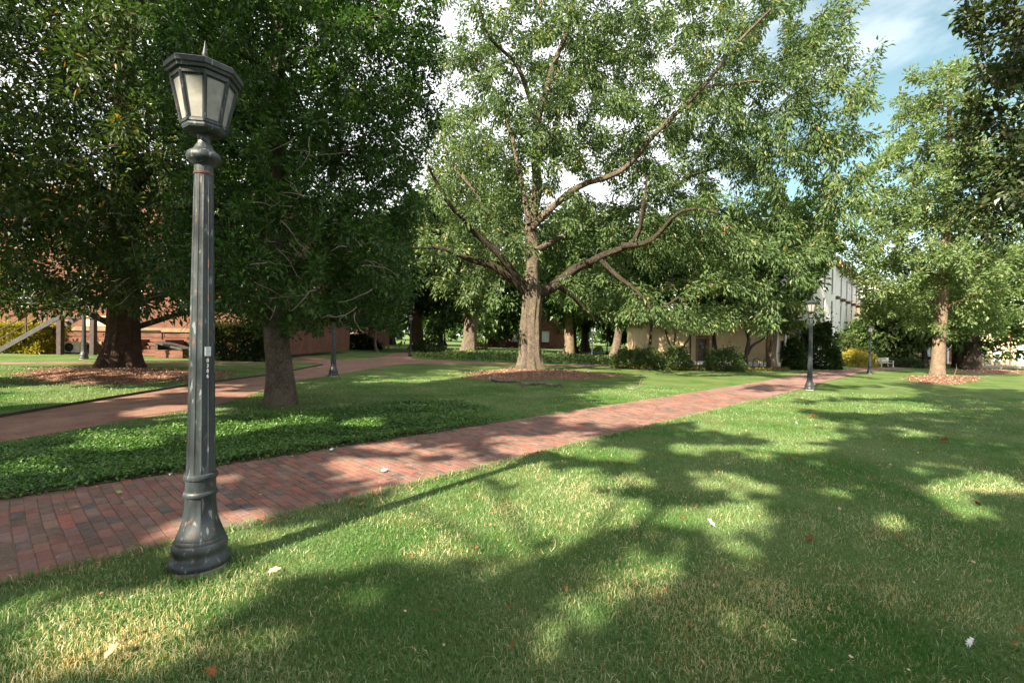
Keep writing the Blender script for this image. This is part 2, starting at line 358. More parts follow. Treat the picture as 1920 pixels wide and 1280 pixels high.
M['steel'] = plain('painted_steel', (.045, .045, .045), .6, .4, .3, 6)
M['glass_dark'] = plain('dark_window_glass', (.035, .045, .05), .12, .6, .2, 1)
M['glass_pale'] = plain('pale_window_blind', (.62, .66, .70), .3, .5, .1, 1)
M['brown_door'] = plain('brown_door', (.10, .055, .035), .5, .4, .2, 3)
M['red_door'] = plain('red_brown_door', (.30, .10, .055), .5, .4, .15, 3)
M['tile_roof'] = plain('terracotta_roof', (.30, .13, .085), .85, .2, .25, 5, bump=.4)
M['slate'] = plain('slate_roof', (.13, .14, .16), .7, .3, .2, 4, bump=.3)
M['beam'] = plain('brown_eave_beam', (.13, .075, .045), .8, .2, .25, 4)
M['bench'] = plain('weathered_white_bench', (.58, .56, .52), .7, .2, .12, 9)
M['plastic'] = plain('beige_metal_casing', (.50, .45, .37), .5, .4, .08, 3)
M['fan'] = plain('black_fan_grille', (.02, .02, .02), .6, .3, .2, 9)
M['twig'] = barkmat('dead_branch_bark', (.22, .18, .14), (.62, .55, .47), stretch=(14, 14, 14))
M['litter'] = leafmat('fallen_leaf', [(0, (.15, .045, .022)), (.45, (.27, .115, .045)), (.8, (.44, .28, .13)), (1, (.62, .55, .45))], .2, .7, .2)
M['litter_white'] = plain('bleached_leaf', (.72, .72, .70), .7, .2, .08, 20)
M['litter_red'] = plain('rust_red_leaf', (.22, .05, .025), .7, .2, .2, 20)
M['litter_yellow'] = plain('yellow_leaf_scrap', (.62, .42, .06), .7, .2, .2, 20)
M['litter_green'] = plain('green_fresh_leaf', (.20, .27, .09), .6, .3, .2, 20)

# ------------------------------------------------------------------ ground
def sheet(name, px=None, pts=None, dz=0.0, mat=None, kind='structure', parent=None):
    P = [Vector(gp(u, v)) for u, v in px] if px else [Vector(p) for p in pts]
    tri = tessellate_polygon([[Vector((p.x, p.y, 0)) for p in P]])
    V = np.array([(p.x, p.y, gz(p.x) + dz) for p in P]); T = np.array(tri)
    nrm = np.cross(V[T[:, 1]] - V[T[:, 0]], V[T[:, 2]] - V[T[:, 0]])[:, 2]
    T[nrm < 0] = T[nrm < 0][:, ::-1]
    o = add(name, mesh_of(name, V, None, T), mat, parent)
    if kind: o['kind'] = kind
    return o
G = np.array([-900., -300, -120, -60, -30, -15, 0, 15, 30, 60, 120, 300, 900])
gx, gy = np.meshgrid(G, G + 40); nn = len(G)
gv = np.stack([gx.ravel(), gy.ravel(), gz(gx.ravel())], 1)
ii = (np.arange(nn - 1)[:, None] * nn + np.arange(nn - 1)[None]).ravel()
add('lawn', mesh_of('lawn', gv, np.stack([ii, ii + 1, ii + nn + 1, ii + nn], 1)), M['lawn'])['kind'] = 'structure'

# main brick path: axis taken from its two straight edges
L0, L1, R0, R1 = gp(0, 938), gp(1440, 713), gp(66, 1080), gp(1459, 740)
ax = (L1 - L0)[:2] / np.linalg.norm((L1 - L0)[:2]) + (R1 - R0)[:2] / np.linalg.norm((R1 - R0)[:2]); ax /= np.linalg.norm(ax)
cx = np.array([ax[1], -ax[0]])                     # towards the right edge
mid0 = (L0[:2] + R0[:2]) / 2
W0 = abs((R0 - L0)[:2] @ cx); W1 = abs((R1 - L1)[:2] @ cx)
PW = (W0 + W1) / 2
S_end = (L1[:2] - L0[:2]) @ ax - 1.0
def pp(s_, t_): q = L0[:2] + ax * s_ + cx * t_; return np.array([q[0], q[1], gz(q[0])])
path_pts = [pp(-9, -.0), pp(S_end, -.0)] + [gp(1527, 696.5), gp(1585, 691.5), gp(1640, 688), gp(1720, 686.5), gp(1720, 689.5), gp(1660, 694), gp(1618, 698), gp(1534, 719)] + [pp(S_end - 1.2, W1), pp(-9, PW)]
path = sheet('path', pts=path_pts, dz=.004, mat=M['bed'])
path_px = [proj(np.array(p)) for p in path_pts]
far_pts = [pp(S_end - 7.5, .02), pp(S_end, .0)] + path_pts[2:10] + [pp(S_end - 1.2, W1), pp(S_end - 7.5, PW - .02)]
# far end of the path where single bricks can no longer be told apart
sheet('path_end', pts=far_pts, dz=.012, mat=M['far_path'])

SIDE = [(-500, 920), (0, 830), (250, 787), (400, 763), (490, 734), (560, 713), (640, 701), (700, 690), (760, 681.5), (960, 684), (1040, 685.5), (1240, 689), (1470, 693), (1500, 690.5), (1240, 685.5),
        (1040, 682.5), (960, 680.5), (860, 677), (775, 672), (762, 660), (738, 662), (720, 668), (690, 672), (640, 674), (600, 671), (565, 664), (530, 661.5), (545, 668), (590, 675.5), (500, 676.5), (0, 679), (-500, 681),
        (-500, 685.5), (0, 683), (500, 680.5), (590, 680.5), (607, 684), (560, 693), (500, 704.5), (360, 722), (180, 752), (0, 783), (-500, 868)]
sheet('side_path', px=SIDE, dz=.006, mat=M['side_path'])
# thin steel edging along the far side of the side path
mb = MB(); ep = [gp(u, v) for u, v in [(-300, 836), (0, 783), (180, 752), (360, 722), (500, 704.5), (560, 693), (605, 684.5)]]
for a, b in zip(ep[:-1], ep[1:]):
    c_ = (a + b) / 2; d_ = b - a; mb.box((c_[0], c_[1], c_[2] + .03), (np.linalg.norm(d_), .03, .06), math.atan2(d_[1], d_[0]))
e_ = mb.build('path_edging', M['iron']); e_['kind'] = 'structure'

# bricks
BL, BW = .212, .0925
PAL = [((.270, .112, .084), 5), ((.235, .098, .076), 5), ((.300, .118, .086), 3), ((.205, .108, .084), 4), ((.175, .104, .080), 3), ((.150, .088, .070), 2), ((.130, .090, .080), 1.4), ((.360, .108, .078), 1.8),
       ((.105, .085, .080), .6), ((.300, .165, .115), 1.2), ((.220, .130, .092), 2), ((.255, .135, .118), 2)]
pw_ = np.array([x[1] for x in PAL]); pw_ = pw_ / pw_.sum()
PAL = [((c_[0] * .72, c_[1] * .84, c_[2] * .88), w_) for c_, w_ in PAL]
bmesh_ = []
for i, (c_, _) in enumerate(PAL):
    me = MB().box((0, 0, 0), (BL - .005, BW - .004, .05), bev=.0035).mesh('brick')
    a = me.attributes.new('tint', 'FLOAT_COLOR', 'FACE'); a.data.foreach_set('color', np.tile(np.array([*c_, 1], np.float32), len(me.polygons))); me.materials.append(M['brick']); bmesh_.append(me)
bricks = []
ang = math.atan2(cx[1], cx[0])
s_ = -6.0; row = 0
while s_ < S_end - 7.2:
    off = (row % 2) * BL / 2 + R.normal(0, .006); wob = R.normal(0, .002)
    t_ = off - BL / 2
    while t_ < PW:
        if t_ + BL / 2 > .04 and t_ + BL / 2 < PW - .0:
            p = pp(s_ + wob + .010 * math.sin(t_ * 2.1 + row * .05), min(max(t_ + BL / 2, BL / 4), PW - BL / 4)); bricks.append((p, R.normal(0, .006), R.choice(len(PAL), p=pw_), R.normal(0, .0013), R.normal(0, .005), R.normal(0, .006)))
        t_ += BL
    s_ += BW; row += 1
P_ = np.array([b[0] for b in bricks]); bu, bv = proj(P_)
vis = (bu > -12) & (bu < 1932) & (bv < 1295); occl = (bu > 318) & (bu < 436) & (bv > 1000)
area = np.where(vis, 1.0 / (np.maximum(P_[:, 1], .5) ** 2.2), 0)
order = np.argsort(-area); single = set(int(i) for i in order[:300])
mbv = []; mbq = []; mbt = []; tq = []; tt = []; base = MB().box((0, 0, 0), (BL - .005, BW - .004, .05), bev=.0035)
bvv = np.vstack(base.v); bqq = np.vstack(base.q); btt = np.vstack(base.t); n_ = 0
for i, (p, dr, ci, dz, tx, ty) in enumerate(bricks):
    Rm = TILTM @ Matrix.Rotation(ang + dr, 3, 'Z') @ Matrix.Rotation(tx, 3, 'X') @ Matrix.Rotation(ty, 3, 'Y')
    loc = (p[0], p[1], p[2] - .0145 + dz)
    if i in single:
        add('brick', bmesh_[ci], None, path, loc, Rm.to_euler())
    elif bu[i] > -400 and bv[i] < 1600:
        mbv.append(bvv @ np.array(Rm).T + np.array(loc)); mbq.append(bqq + n_); mbt.append(btt + n_); n_ += len(bvv)
        c_ = (*PAL[ci][0], 1); tq.append(np.tile(c_, (len(bqq), 1))); tt.append(np.tile(c_, (len(btt), 1)))
o = add('bricks', mesh_of('bricks', np.vstack(mbv), np.vstack(mbq), np.vstack(mbt), np.vstack(tq + tt)), M['brick'], path); o['kind'] = 'stuff'

# soil strip under the ground cover and its ragged edge on the path
COVER = [(-500, 1010), (-200, 965), (0, 931), (250, 897), (410, 870), (756, 818), (900, 794), (985, 780), (930, 768), (830, 748), (740, 735), (600, 738), (560, 728), (490, 744), (400, 767), (250, 791), (0, 834), (-500, 925)]
sheet('planting_bed', pts=[pp(-7, -.02), pp(6, -.02), pp(7.2, -.03), pp(5.5, -.22), pp(2, -.32), pp(-7, -.45)], dz=.010, mat=M['soil'])

def leaves(P, D, N, Ln, Wd, fold=.18, hexa=True, tint=None, name='leaves', droop=0.0):
    """vectorised leaf blades folded along the midrib; returns a mesh"""
    D = D / (np.linalg.norm(D, axis=1, keepdims=True) + 1e-9)
    S = np.cross(D, N); S /= (np.linalg.norm(S, axis=1, keepdims=True) + 1e-9); N2 = np.cross(S, D)
    Ln = np.broadcast_to(Ln, (len(P),))[:, None]; Wd = np.broadcast_to(Wd, (len(P),))[:, None]
    b = P; t = P + D * Ln - N2 * (droop * Ln)
    n = len(P); k = np.arange(n)
    if hexa:
        l1 = P + D * Ln * .30 + S * Wd * .42 + N2 * Wd * fold; l2 = P + D * Ln * .68 + S * Wd * .38 + N2 * (Wd * fold - droop * Ln * .4)
        r1 = P + D * Ln * .30 - S * Wd * .42 + N2 * Wd * fold; r2 = P + D * Ln * .68 - S * Wd * .38 + N2 * (Wd * fold - droop * Ln * .4)
        V = np.stack([b, l1, l2, t, r2, r1], 1).reshape(-1, 3); o = k * 6
        Q = np.concatenate([np.stack([o, o + 3, o + 2, o + 1], 1), np.stack([o, o + 5, o + 4, o + 3], 1)])
        return mesh_of(name, V, Q, None, None if tint is None else np.concatenate([tint, tint]))
    l = P + D * Ln * .45 + S * Wd * .5 + N2 * Wd * fold; r = P + D * Ln * .45 - S * Wd * .5 + N2 * Wd * fold
    V = np.stack([b, l, t, r], 1).reshape(-1, 3); o = k * 4
    T = np.concatenate([np.stack([o, o + 2, o + 1], 1), np.stack([o, o + 3, o + 2], 1)])
    return mesh_of(name, V, None, T, None if tint is None else np.concatenate([tint, tint]))
def rdir(n, up=0.0):
    d = R.normal(size=(n, 3)); d /= np.linalg.norm(d, axis=1, keepdims=True); d[:, 2] += up; return d

def scatter_px(n, poly, falloff=2.0):
    """random ground points inside a polygon drawn on the ground, denser where they are near"""
    q = np.array([gp(u, v) for u, v in poly]); lo, hi = q.min(0), q.max(0)
    X = R.uniform(lo[0], hi[0], n * 4); Y = R.uniform(lo[1], hi[1], n * 4)
    r = in_poly(X, Y, [(a[0], a[1]) for a in q]); X, Y = X[r], Y[r]
    keep = R.random(len(X)) < np.minimum(1, (6.0 / Y) ** falloff); return X[keep][:n], Y[keep][:n]
# leafy ground cover beside the path
X, Y = scatter_px(240000, COVER, 1.0)
dn = snoise(np.stack([X, Y, 0 * X], 1), .55, 3); hgt = np.clip(.06 + .05 * dn, .015, .16) * R.uniform(.5, 1.1, len(X))
u_, v_ = proj(np.stack([X, Y, gz(X)], 1)); qd = -((np.stack([X, Y], 1) - L0[:2]) @ cx); fade = np.clip((qd - 1.7 - .7 * snoise(np.stack([X, Y, 0 * X], 1), 1.1, 71)) / 1.6, 0, 1); fade = np.maximum(fade, np.clip((u_ - 720 + 60 * dn) / 230, 0, 1))
ok = (u_ > -150) & (u_ < 1100) & (R.random(len(X)) > fade); X, Y, hgt, dn = X[ok], Y[ok], hgt[ok], dn[ok]
if len(X) > 80000: X, Y, hgt, dn = X[:80000], Y[:80000], hgt[:80000], dn[:80000]
nl = len(X); P = np.stack([X, Y, gz(X) + hgt], 1); D = rdir(nl); D[:, 2] = np.abs(D[:, 2]) * .6 - .1; N = rdir(nl) * .55 + np.array([0, 0, 1.]); sz = R.uniform(.024, .052, nl) * np.clip((Y / 6.) ** .5, .9, 1.8)
ti = np.clip(.42 + .22 * dn + R.normal(0, .2, nl), 0, 1)
q_ = R.uniform(-4, 6.5, 4200); w_ = R.normal(-.03, .05, 4200) + .05 * np.sin(q_ * 5.1) + .04 * np.sin(q_ * 13.7 + 1); qq = L0[:2] + q_[:, None] * ax + w_[:, None] * cx
P = np.vstack([P, np.stack([qq[:, 0], qq[:, 1], gz(qq[:, 0]) + R.uniform(.015, .11, 4200)], 1)]); D = np.vstack([D, rdir(4200)]); N = np.vstack([N, rdir(4200) * .6 + [0, 0, 1.]]); sz = np.concatenate([sz, R.uniform(.02, .05, 4200)]); ti = np.concatenate([ti, np.clip(R.normal(.35, .25, 4200), 0, 1)])
o = add('ground_cover', leaves(P, D, N, sz, sz * .62, .12, False, ti, 'ground_cover'), M['cover_leaf']); tag(o, 'low leafy green ground cover between the two brick paths', 'ground cover', kind='stuff')

# ------------------------------------------------------------------ grass blades
def blades(X, Y, h, wd, tint, name, simple=None):
    """bent grass blades of two pieces; those flagged simple are single slim triangles"""
    n = len(X); B = np.stack([X, Y, gz(X)], 1); a = R.uniform(0, 2 * math.pi, n)
    S = np.stack([np.cos(a), np.sin(a), np.zeros(n)], 1) * (wd / 2)[:, None]
    a2 = R.uniform(0, 2 * math.pi, n); lean = np.abs(R.normal(.25, .75, n)); Ld = np.stack([np.cos(a2), np.sin(a2), np.zeros(n)], 1); up = np.array([0, 0, 1.])
    m = B + up * (h * .58)[:, None] + Ld * (h * lean * .32)[:, None]; t = B + up * (h * np.clip(1 - .30 * lean, .25, 1))[:, None] + Ld * (h * lean)[:, None]
    sm = np.zeros(n, bool) if simple is None else simple; f = ~sm; V = [np.stack([B - S, B + S, m + S * .8, m - S * .8, t], 1)[f].reshape(-1, 3)]; o_ = np.arange(f.sum()) * 5; ob_ = np.arange(sm.sum()) * 3 + f.sum() * 5
    V.append(np.stack([B - S, B + S, t], 1)[sm].reshape(-1, 3)); T = np.vstack([np.stack([o_ + 3, o_ + 2, o_ + 4], 1), np.stack([ob_, ob_ + 1, ob_ + 2], 1)])
    return mesh_of(name, np.vstack(V), np.stack([o_, o_ + 1, o_ + 2, o_ + 3], 1), T, np.concatenate([tint[f], tint[f], tint[sm]]))
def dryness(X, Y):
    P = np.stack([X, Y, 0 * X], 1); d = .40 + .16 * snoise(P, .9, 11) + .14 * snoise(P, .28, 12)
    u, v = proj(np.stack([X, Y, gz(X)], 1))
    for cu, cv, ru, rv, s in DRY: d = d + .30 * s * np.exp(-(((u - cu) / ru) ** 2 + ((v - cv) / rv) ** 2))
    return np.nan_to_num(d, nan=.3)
LP = gp(375, 1066)
def lawn_points(n, y0, y1, pad=1.22):
    Y = np.sqrt(R.uniform(y0 ** 2, y1 ** 2, n)); X = R.uniform(-1, 1, n) * Y * pad * 1.067
    q = np.stack([X, Y], 1) - L0[:2]; s, t = q @ ax, q @ cx
    edge = .05 * snoise(np.stack([X, Y, 0 * X], 1), .22, 5) + .03 * R.normal(size=n)
    ok = ~((t > -.02 + edge * .4) & (t < PW - .02 + edge) & (s < S_end + 4))
    u, v = proj(np.stack([X, Y, gz(X)], 1))
    ok &= ~in_poly(u, v, SIDE) & ~((t < -.0) & (t > -.25) & (s < 6))
    ok &= ((X - LP[0]) ** 2 + (Y - LP[1]) ** 2 > .19 ** 2)
    for (cu, cv, ru, rv) in MULCH: ok &= ((u - cu) / ru) ** 2 + ((v - cv) / rv) ** 2 > .9
    return X[ok], Y[ok]
MULCH = [(1005, 703, 135, 10), (220, 705, 195, 14), (1768, 712, 66, 7.5)]
gx_, gy_, gh, gw = [], [], [], []
for n, y0, y1, h, wd in ((104000, 2.0, 3.6, .036, .0042), (125000, 3.6, 6.0, .038, .0066), (95000, 6.0, 10., .042, .010), (46000, 10., 18., .05, .022)):
    X, Y = lawn_points(n, y0, y1); gx_.append(X); gy_.append(Y); gh.append(h * R.uniform(.55, 1.35, len(X))); gw.append(wd * R.uniform(.7, 1.25, len(X)))
X, Y, h, wd = map(np.concatenate, (gx_, gy_, gh, gw)); ln = snoise(np.stack([X, Y, 0 * X], 1), .5, 21); h = h * (1 + .25 * ln)
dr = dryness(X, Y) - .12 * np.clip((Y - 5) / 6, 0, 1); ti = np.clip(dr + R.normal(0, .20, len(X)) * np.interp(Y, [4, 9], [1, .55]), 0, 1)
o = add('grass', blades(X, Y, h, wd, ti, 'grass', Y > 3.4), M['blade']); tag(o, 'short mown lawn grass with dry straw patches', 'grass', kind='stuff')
# longer tufts on the right-hand path edge and round the lamp foot
s_ = R.uniform(-6, 16, 9000); t_ = PW + np.abs(R.normal(0, .05, 9000)) - .03; q = L0[:2] + s_[:, None] * ax + t_[:, None] * cx
a_ = R.uniform(0, 6.28, 1300); r_ = .205 + np.abs(R.normal(0, .05, 1300)); q = np.vstack([q, np.stack([LP[0] + np.cos(a_) * r_, LP[1] + np.sin(a_) * r_], 1)])
q = q[(q[:, 1] > 1.8) & (((q - LP[:2]) ** 2).sum(1) > .2 ** 2)]
o = add('edge_grass', blades(q[:, 0], q[:, 1], R.uniform(.03, .085, len(q)), R.uniform(.004, .008, len(q)), np.clip(.3 + R.normal(0, .22, len(q)), 0, 1), 'edge_grass'), M['blade'])
tag(o, 'longer grass tufts along the brick path edge', 'grass', kind='stuff')

# ------------------------------------------------------------------ trees
def ellipsoids(n, els, seed, gap=.0, gscale=2.2, shell=0.0):
    """attractor points inside a union of ellipsoids [(centre, (rx, ry, rz))], thinned by noise so that gaps stay open"""
    rg = np.random.default_rng(seed); vol = np.array([e[1][0] * e[1][1] * e[1][2] for e in els]); vol = vol / vol.sum(); out = []
    for (c, r), f in zip(els, vol):
        m = int(n * f * 1.9) + 4; d = rg.normal(size=(m, 3)); d /= np.linalg.norm(d, axis=1, keepdims=True)
        rr = rg.random(m) ** (1 / (3.0 + shell)); out.append(np.asarray(c) + d * rr[:, None] * np.asarray(r))
    P = np.vstack(out); P = P[rg.permutation(len(P))]
    k = snoise(P, gscale, seed + 1, 2) + rg.normal(0, .15, len(P)) > gap
    return P[k][:n]
def colonize(A, nodes, parents, radii, step, kill, infl, maxit=90, seed=0, droop=0.0):
    rg = np.random.default_rng(seed); N = [np.asarray(p, float) for p in nodes]; par = list(parents); rf = list(radii); ch = {}
    A = np.asarray(A, float); alive = np.ones(len(A), bool); nd = np.full(len(A), 1e9); ni = np.zeros(len(A), int)
    def upd(i0):
        for s0 in range(i0, len(N), 400):
            B = np.array(N[s0:s0 + 400]); d = np.linalg.norm(A[:, None] - B[None], axis=2); j = d.argmin(1); m = d[np.arange(len(A)), j]; b = m < nd; nd[b] = m[b]; ni[b] = j[b] + s0
    upd(0)
    for it in range(maxit):
        alive &= nd > kill
        act = alive & (nd < infl)
        if not act.any():
            if not alive.any(): break
            act = alive & (nd < nd[alive].min() * 1.6)
        idx = ni[act]; v = A[act] - np.array(N)[idx]; v /= np.linalg.norm(v, axis=1, keepdims=True)
        uq, inv = np.unique(idx, return_inverse=True); acc = np.zeros((len(uq), 3)); np.add.at(acc, inv, v)
        acc += rg.normal(0, .12, acc.shape); acc[:, 2] -= droop; acc /= (np.linalg.norm(acc, axis=1, keepdims=True) + 1e-9); i0 = len(N)
        for u, d in zip(uq, acc):
            if ch.get(u, 0) >= 3: alive[act & (ni == u)] = False; continue
            ch[u] = ch.get(u, 0) + 1; N.append(N[u] + d * step); par.append(int(u)); rf.append(0.0)
        if len(N) == i0 or len(N) > 14000: break
        upd(i0)
    return np.array(N), np.array(par), np.array(rf)
def limb_nodes(limbs, step):
    """limbs: [(points, r0, r1, parent (limb index, fraction) or None)] -> nodes, parents, fixed radii, list of smooth polylines"""
    N, P, RF, lines, ids = [], [], [], [], []
    for li, (pts, r0, r1, par) in enumerate(limbs):
        pts = np.asarray(pts, float); seg = np.linalg.norm(np.diff(pts, axis=0), axis=1); cum = np.concatenate([[0], np.cumsum(seg)]); m = max(3, int(cum[-1] / step) + 1)
        t = np.linspace(0, cum[-1], m)
        # Catmull-Rom through the given points
        q = np.vstack([2 * pts[0] - pts[1], pts, 2 * pts[-1] - pts[-2]]); out = []
        for x in t:
            i = min(np.searchsorted(cum, x, 'right') - 1, len(pts) - 2); f = (x - cum[i]) / max(seg[i], 1e-6); a, b, c, d = q[i:i + 4]
            out.append(.5 * ((2 * b) + (-a + c) * f + (2 * a - 5 * b + 4 * c - d) * f * f + (-a + 3 * b - 3 * c + d) * f ** 3))
        L_ = np.array(out); r = r0 + (r1 - r0) * (t / cum[-1]) ** .8; my = []
        for i, p in enumerate(L_):
            if i == 0: P.append(-1 if par is None else ids[par[0]][int(par[1] * (len(ids[par[0]]) - 1))])
            else: P.append(len(N) - 1)
            my.append(len(N)); N.append(p); RF.append(r[i])
        ids.append(my); lines.append((L_, r))
    return N, P, RF, lines
def branch_mesh(mb, N, par, rf, nlimb, rtip=.007, expo=2.4, minr=.0, skip=None):
    n = len(N); r = np.zeros(n); cnt = np.bincount(par[par >= 0], minlength=n); acc = np.where(cnt == 0, rtip ** expo, 0.0)
    for i in range(n - 1, -1, -1):
        r[i] = acc[i] ** (1 / expo)
        if par[i] >= 0: acc[par[i]] += acc[i]
    r_out = r.copy(); r_out[:nlimb] = np.maximum(rf[:nlimb], .0)
    done = np.zeros(n, bool); kids = [[] for _ in range(n)]
    for i in range(nlimb, n): kids[par[i]].append(i)
    stack = [(i, par[i]) for i in range(nlimb, n) if par[i] < nlimb]
    while stack:
        i, p = stack.pop(); chain = [p, i]
        while kids[i]:
            ks = sorted(kids[i], key=lambda k: -r[k]); stack += [(k, i) for k in ks[1:]]; i = ks[0]; chain.append(i)
        rr = r[chain].copy(); rr[0] = rr[1]
        if rr.max() < minr or (skip is not None and skip[chain].mean() > .15): continue
        pts = N[chain]
        mb.tube(pts, rr, 6 if rr.max() > .05 else (4 if rr.max() > .02 else 3), cap=False)
    return r_out
def tree_leaves(N, par, r, nlimb, per, spread, thr, seed, droop=.35, up=.25, out=None):
    """positions, directions and normals of leaves in tufts on the thin twigs"""
    rg = np.random.default_rng(seed); tip = np.arange(nlimb, len(N)); tip = tip[r[nlimb:] < thr]
    k = np.repeat(tip, per); d = N[k] - N[par[k]]; d /= (np.linalg.norm(d, axis=1, keepdims=True) + 1e-9)
    f = rg.random(len(k)); base = N[par[k]] * (1 - f)[:, None] + N[k] * f[:, None]
    rnd = rg.normal(size=(len(k), 3)); rnd /= np.linalg.norm(rnd, axis=1, keepdims=True)
    P = base + rnd * (spread * rg.random(len(k)) ** .7)[:, None]
    D = d * .55 + rnd * .8; D[:, 2] -= droop; Nn = rg.normal(size=(len(k), 3)) * .5; Nn[:, 2] += up + .75
    return P, D, Nn
def trunk_tube(mb, L_, r, sides=28, flare=0.0, lobes=7, ridge=.05, seed=1, z0=0.0):
    ph = np.random.default_rng(seed).uniform(0, 6.28, 6); fl = np.clip(1 - (L_[:, 2] - z0) / 1.1, 0, 1)
    def prof(a, i):
        z = L_[i, 2]
        return 1 + ridge * (np.sin(a * 9 + ph[0] + .8 * math.sin(z * 1.7)) * .5 + np.sin(a * 15 + ph[1] + 1.1 * math.sin(z * 2.3 + 1)) * .35 + np.sin(a * 4 + ph[2] + z * .6) * .6) + flare * fl[i] ** 2.2 * (1 + .45 * np.sin(a * lobes + ph[3] + .35 * np.sin(a * 2)))
    mb.tube(L_, r, sides, cap=False, prof=prof)

def build_tree(name, label, base, limbs, els, nattr, leaf, bark, seed, leafL, leafW, per, spread, step=.55, kill=.75, infl=4.0, thr=.03, gap=-.1, gscale=2.2, shell=0.0,
               hexa=True, droop=.35, flare=.5, lobes=7, ridge=.05, sides=28, group=None, maxleaf=200000, tb=0.0, cull=None, rtip=.007, extra=None, cat='tree', leaf_shape=None, tri_min=0.0, gdroop=0.0, maxit=90, clear=None, limb_bark=None, wiggle=0.0):
    base = np.asarray(base, float); t = thing(name, label, cat, tuple(base), group=group)
    N, P, RF, lines = limb_nodes(limbs, step); nl = len(N)
    A = ellipsoids(nattr, els, seed, gap, gscale, shell)
    if extra is not None: A = np.vstack([A, extra])
    A = A[A[:, 2] > gz(A[:, 0]) + .5]
    N, par, rf = colonize(A, N, P, RF, step, kill, infl, maxit, seed, gdroop)
    mb = MB(); lb = mb if limb_bark is None else MB()
    for i, (L_, r) in enumerate(lines):
        if i == 0: trunk_tube(mb, L_ - base, r, sides, flare, lobes, ridge, seed)
        elif wiggle: 
            W_ = L_ - base; W_ = W_ + np.sin(np.arange(len(W_)) / max(1, len(W_) - 1) * math.pi)[:, None] * .5 * np.stack([snoise(L_, 1.7, seed + i * 3 + q_, 2) - snoise(L_[:1], 1.7, seed + i * 3 + q_, 2) for q_ in range(3)], 1) * wiggle
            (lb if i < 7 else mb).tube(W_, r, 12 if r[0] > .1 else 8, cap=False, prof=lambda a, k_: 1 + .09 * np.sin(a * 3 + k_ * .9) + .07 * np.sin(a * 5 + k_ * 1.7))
        else: lb.tube(L_ - base, r, 10 if r[0] > .1 else 7, cap=False, prof=lambda a, k_: 1 + .06 * np.sin(a * 3 + k_ * .9) + .04 * np.sin(a * 5 + k_ * 1.7))
    r = branch_mesh(lb, N - base, par, rf, nl, rtip, minr=tri_min, skip=None if cull is None else cull(N))
    mb.build('trunk', bark, t, smooth=True)
    if limb_bark is not None: lb.build('limbs', limb_bark, t, smooth=True)
    Pp, D, Nn = tree_leaves(N, par, r, nl, per, spread, thr, seed + 3, droop)
    if cull is not None:
        Dn = D / np.linalg.norm(D, axis=1, keepdims=True); k = ~(cull(Pp) | cull(Pp + Dn * leafL * .5) | cull(Pp + Dn * leafL * 1.1)); Pp, D, Nn = Pp[k], D[k], Nn[k]
    if clear is not None:      # thick limbs stay bare
        thick = np.vstack([L_[r_ > clear[1]] for L_, r_ in lines[1:7]] + [L_[r_ > .05] for L_, r_ in lines[7:13]]); dm = np.full(len(Pp), 9.)
        for s0 in range(0, len(thick), 60): dm = np.minimum(dm, np.linalg.norm(Pp[:, None] - thick[None, s0:s0 + 60], axis=2).min(1))
        k = dm > clear[0] * R.uniform(.5, 1.3, len(Pp)); Pp, D, Nn = Pp[k], D[k], Nn[k]
    if len(Pp) > maxleaf:
        k = R.permutation(len(Pp))[:maxleaf]; Pp, D, Nn = Pp[k], D[k], Nn[k]
    n = len(Pp); cl = snoise(Pp, 1.6, seed + 9, 2); ti = np.clip(.42 + .16 * cl + R.normal(0, .20, n) + tb, 0, 1); ti[R.random(n) < .012] = 1.0
    s = R.uniform(.5, 1.4, n)
    me = leaves(Pp - base, D, Nn, leafL * s, leafW * s, .18, hexa, ti, 'crown', .22)
    add('crown', me, leaf, t)
    print(name, 'nodes', len(N), 'leaves', n)
    return t

# lit spots of the lawn and the path: openings in the crowns behind the camera let the sun through there
LIT = [(905, 960, 230, 62), (840, 893, 165, 24), (980, 900, 60, 20), (1045, 960, 60, 30), (600, 1045, 150, 42), (720, 1000, 110, 32), (520, 1090, 90, 40), (130, 1200, 190, 55), (330, 1165, 175, 50), (470, 1130, 60, 60), (215, 1255, 230, 35),
       (420, 1020, 110, 40), (1345, 985, 115, 36), (1345, 903, 55, 20), (1405, 922, 50, 18), (1250, 1085, 95, 48), (1355, 1045, 32, 18), (1670, 996, 48, 15), (1735, 889, 28, 11), (1850, 916, 66, 18), (960, 1032, 80, 18),
       (800, 880, 80, 12), (970, 842, 95, 14), (830, 852, 60, 8), (1165, 786, 90, 12), (1215, 768, 60, 8), (1060, 822, 50, 9), (720, 842, 40, 6), (680, 803, 46, 9), (760, 712, 70, 9), (1000, 706, 150, 7), (1190, 712, 80, 5), (1330, 705, 90, 6), (900, 692, 120, 4), (430, 738, 60, 7), (330, 775, 90, 10), (400, 815, 60, 10),
       (1290, 848, 40, 9), (1130, 855, 75, 9), (1480, 845, 90, 9), (1520, 822, 90, 8), (1600, 765, 170, 9), (1380, 808, 40, 8), (1660, 738, 200, 8), (1840, 760, 110, 9), (1880, 730, 90, 7), (1330, 770, 90, 8), (1450, 745, 90, 8), (1570, 715, 90, 7),
       (60, 890, 60, 14), (250, 815, 90, 9), (200, 840, 60, 10), (520, 800, 60, 8), (390, 905, 30, 10), (640, 870, 50, 9),
       (100, 742, 170, 15), (120, 700, 260, 10), (100, 672, 330, 9), (480, 684, 160, 8), (700, 672, 160, 8)]
_rg = np.random.default_rng(404)
for _k in range(48):      # small chance openings
    _v = 800 + 470 * _rg.random() ** 1.3; LIT.append((_rg.uniform(560, 1900), _v, (_v - 640) * _rg.uniform(.05, .13), (_v - 640) * _rg.uniform(.018, .04)))
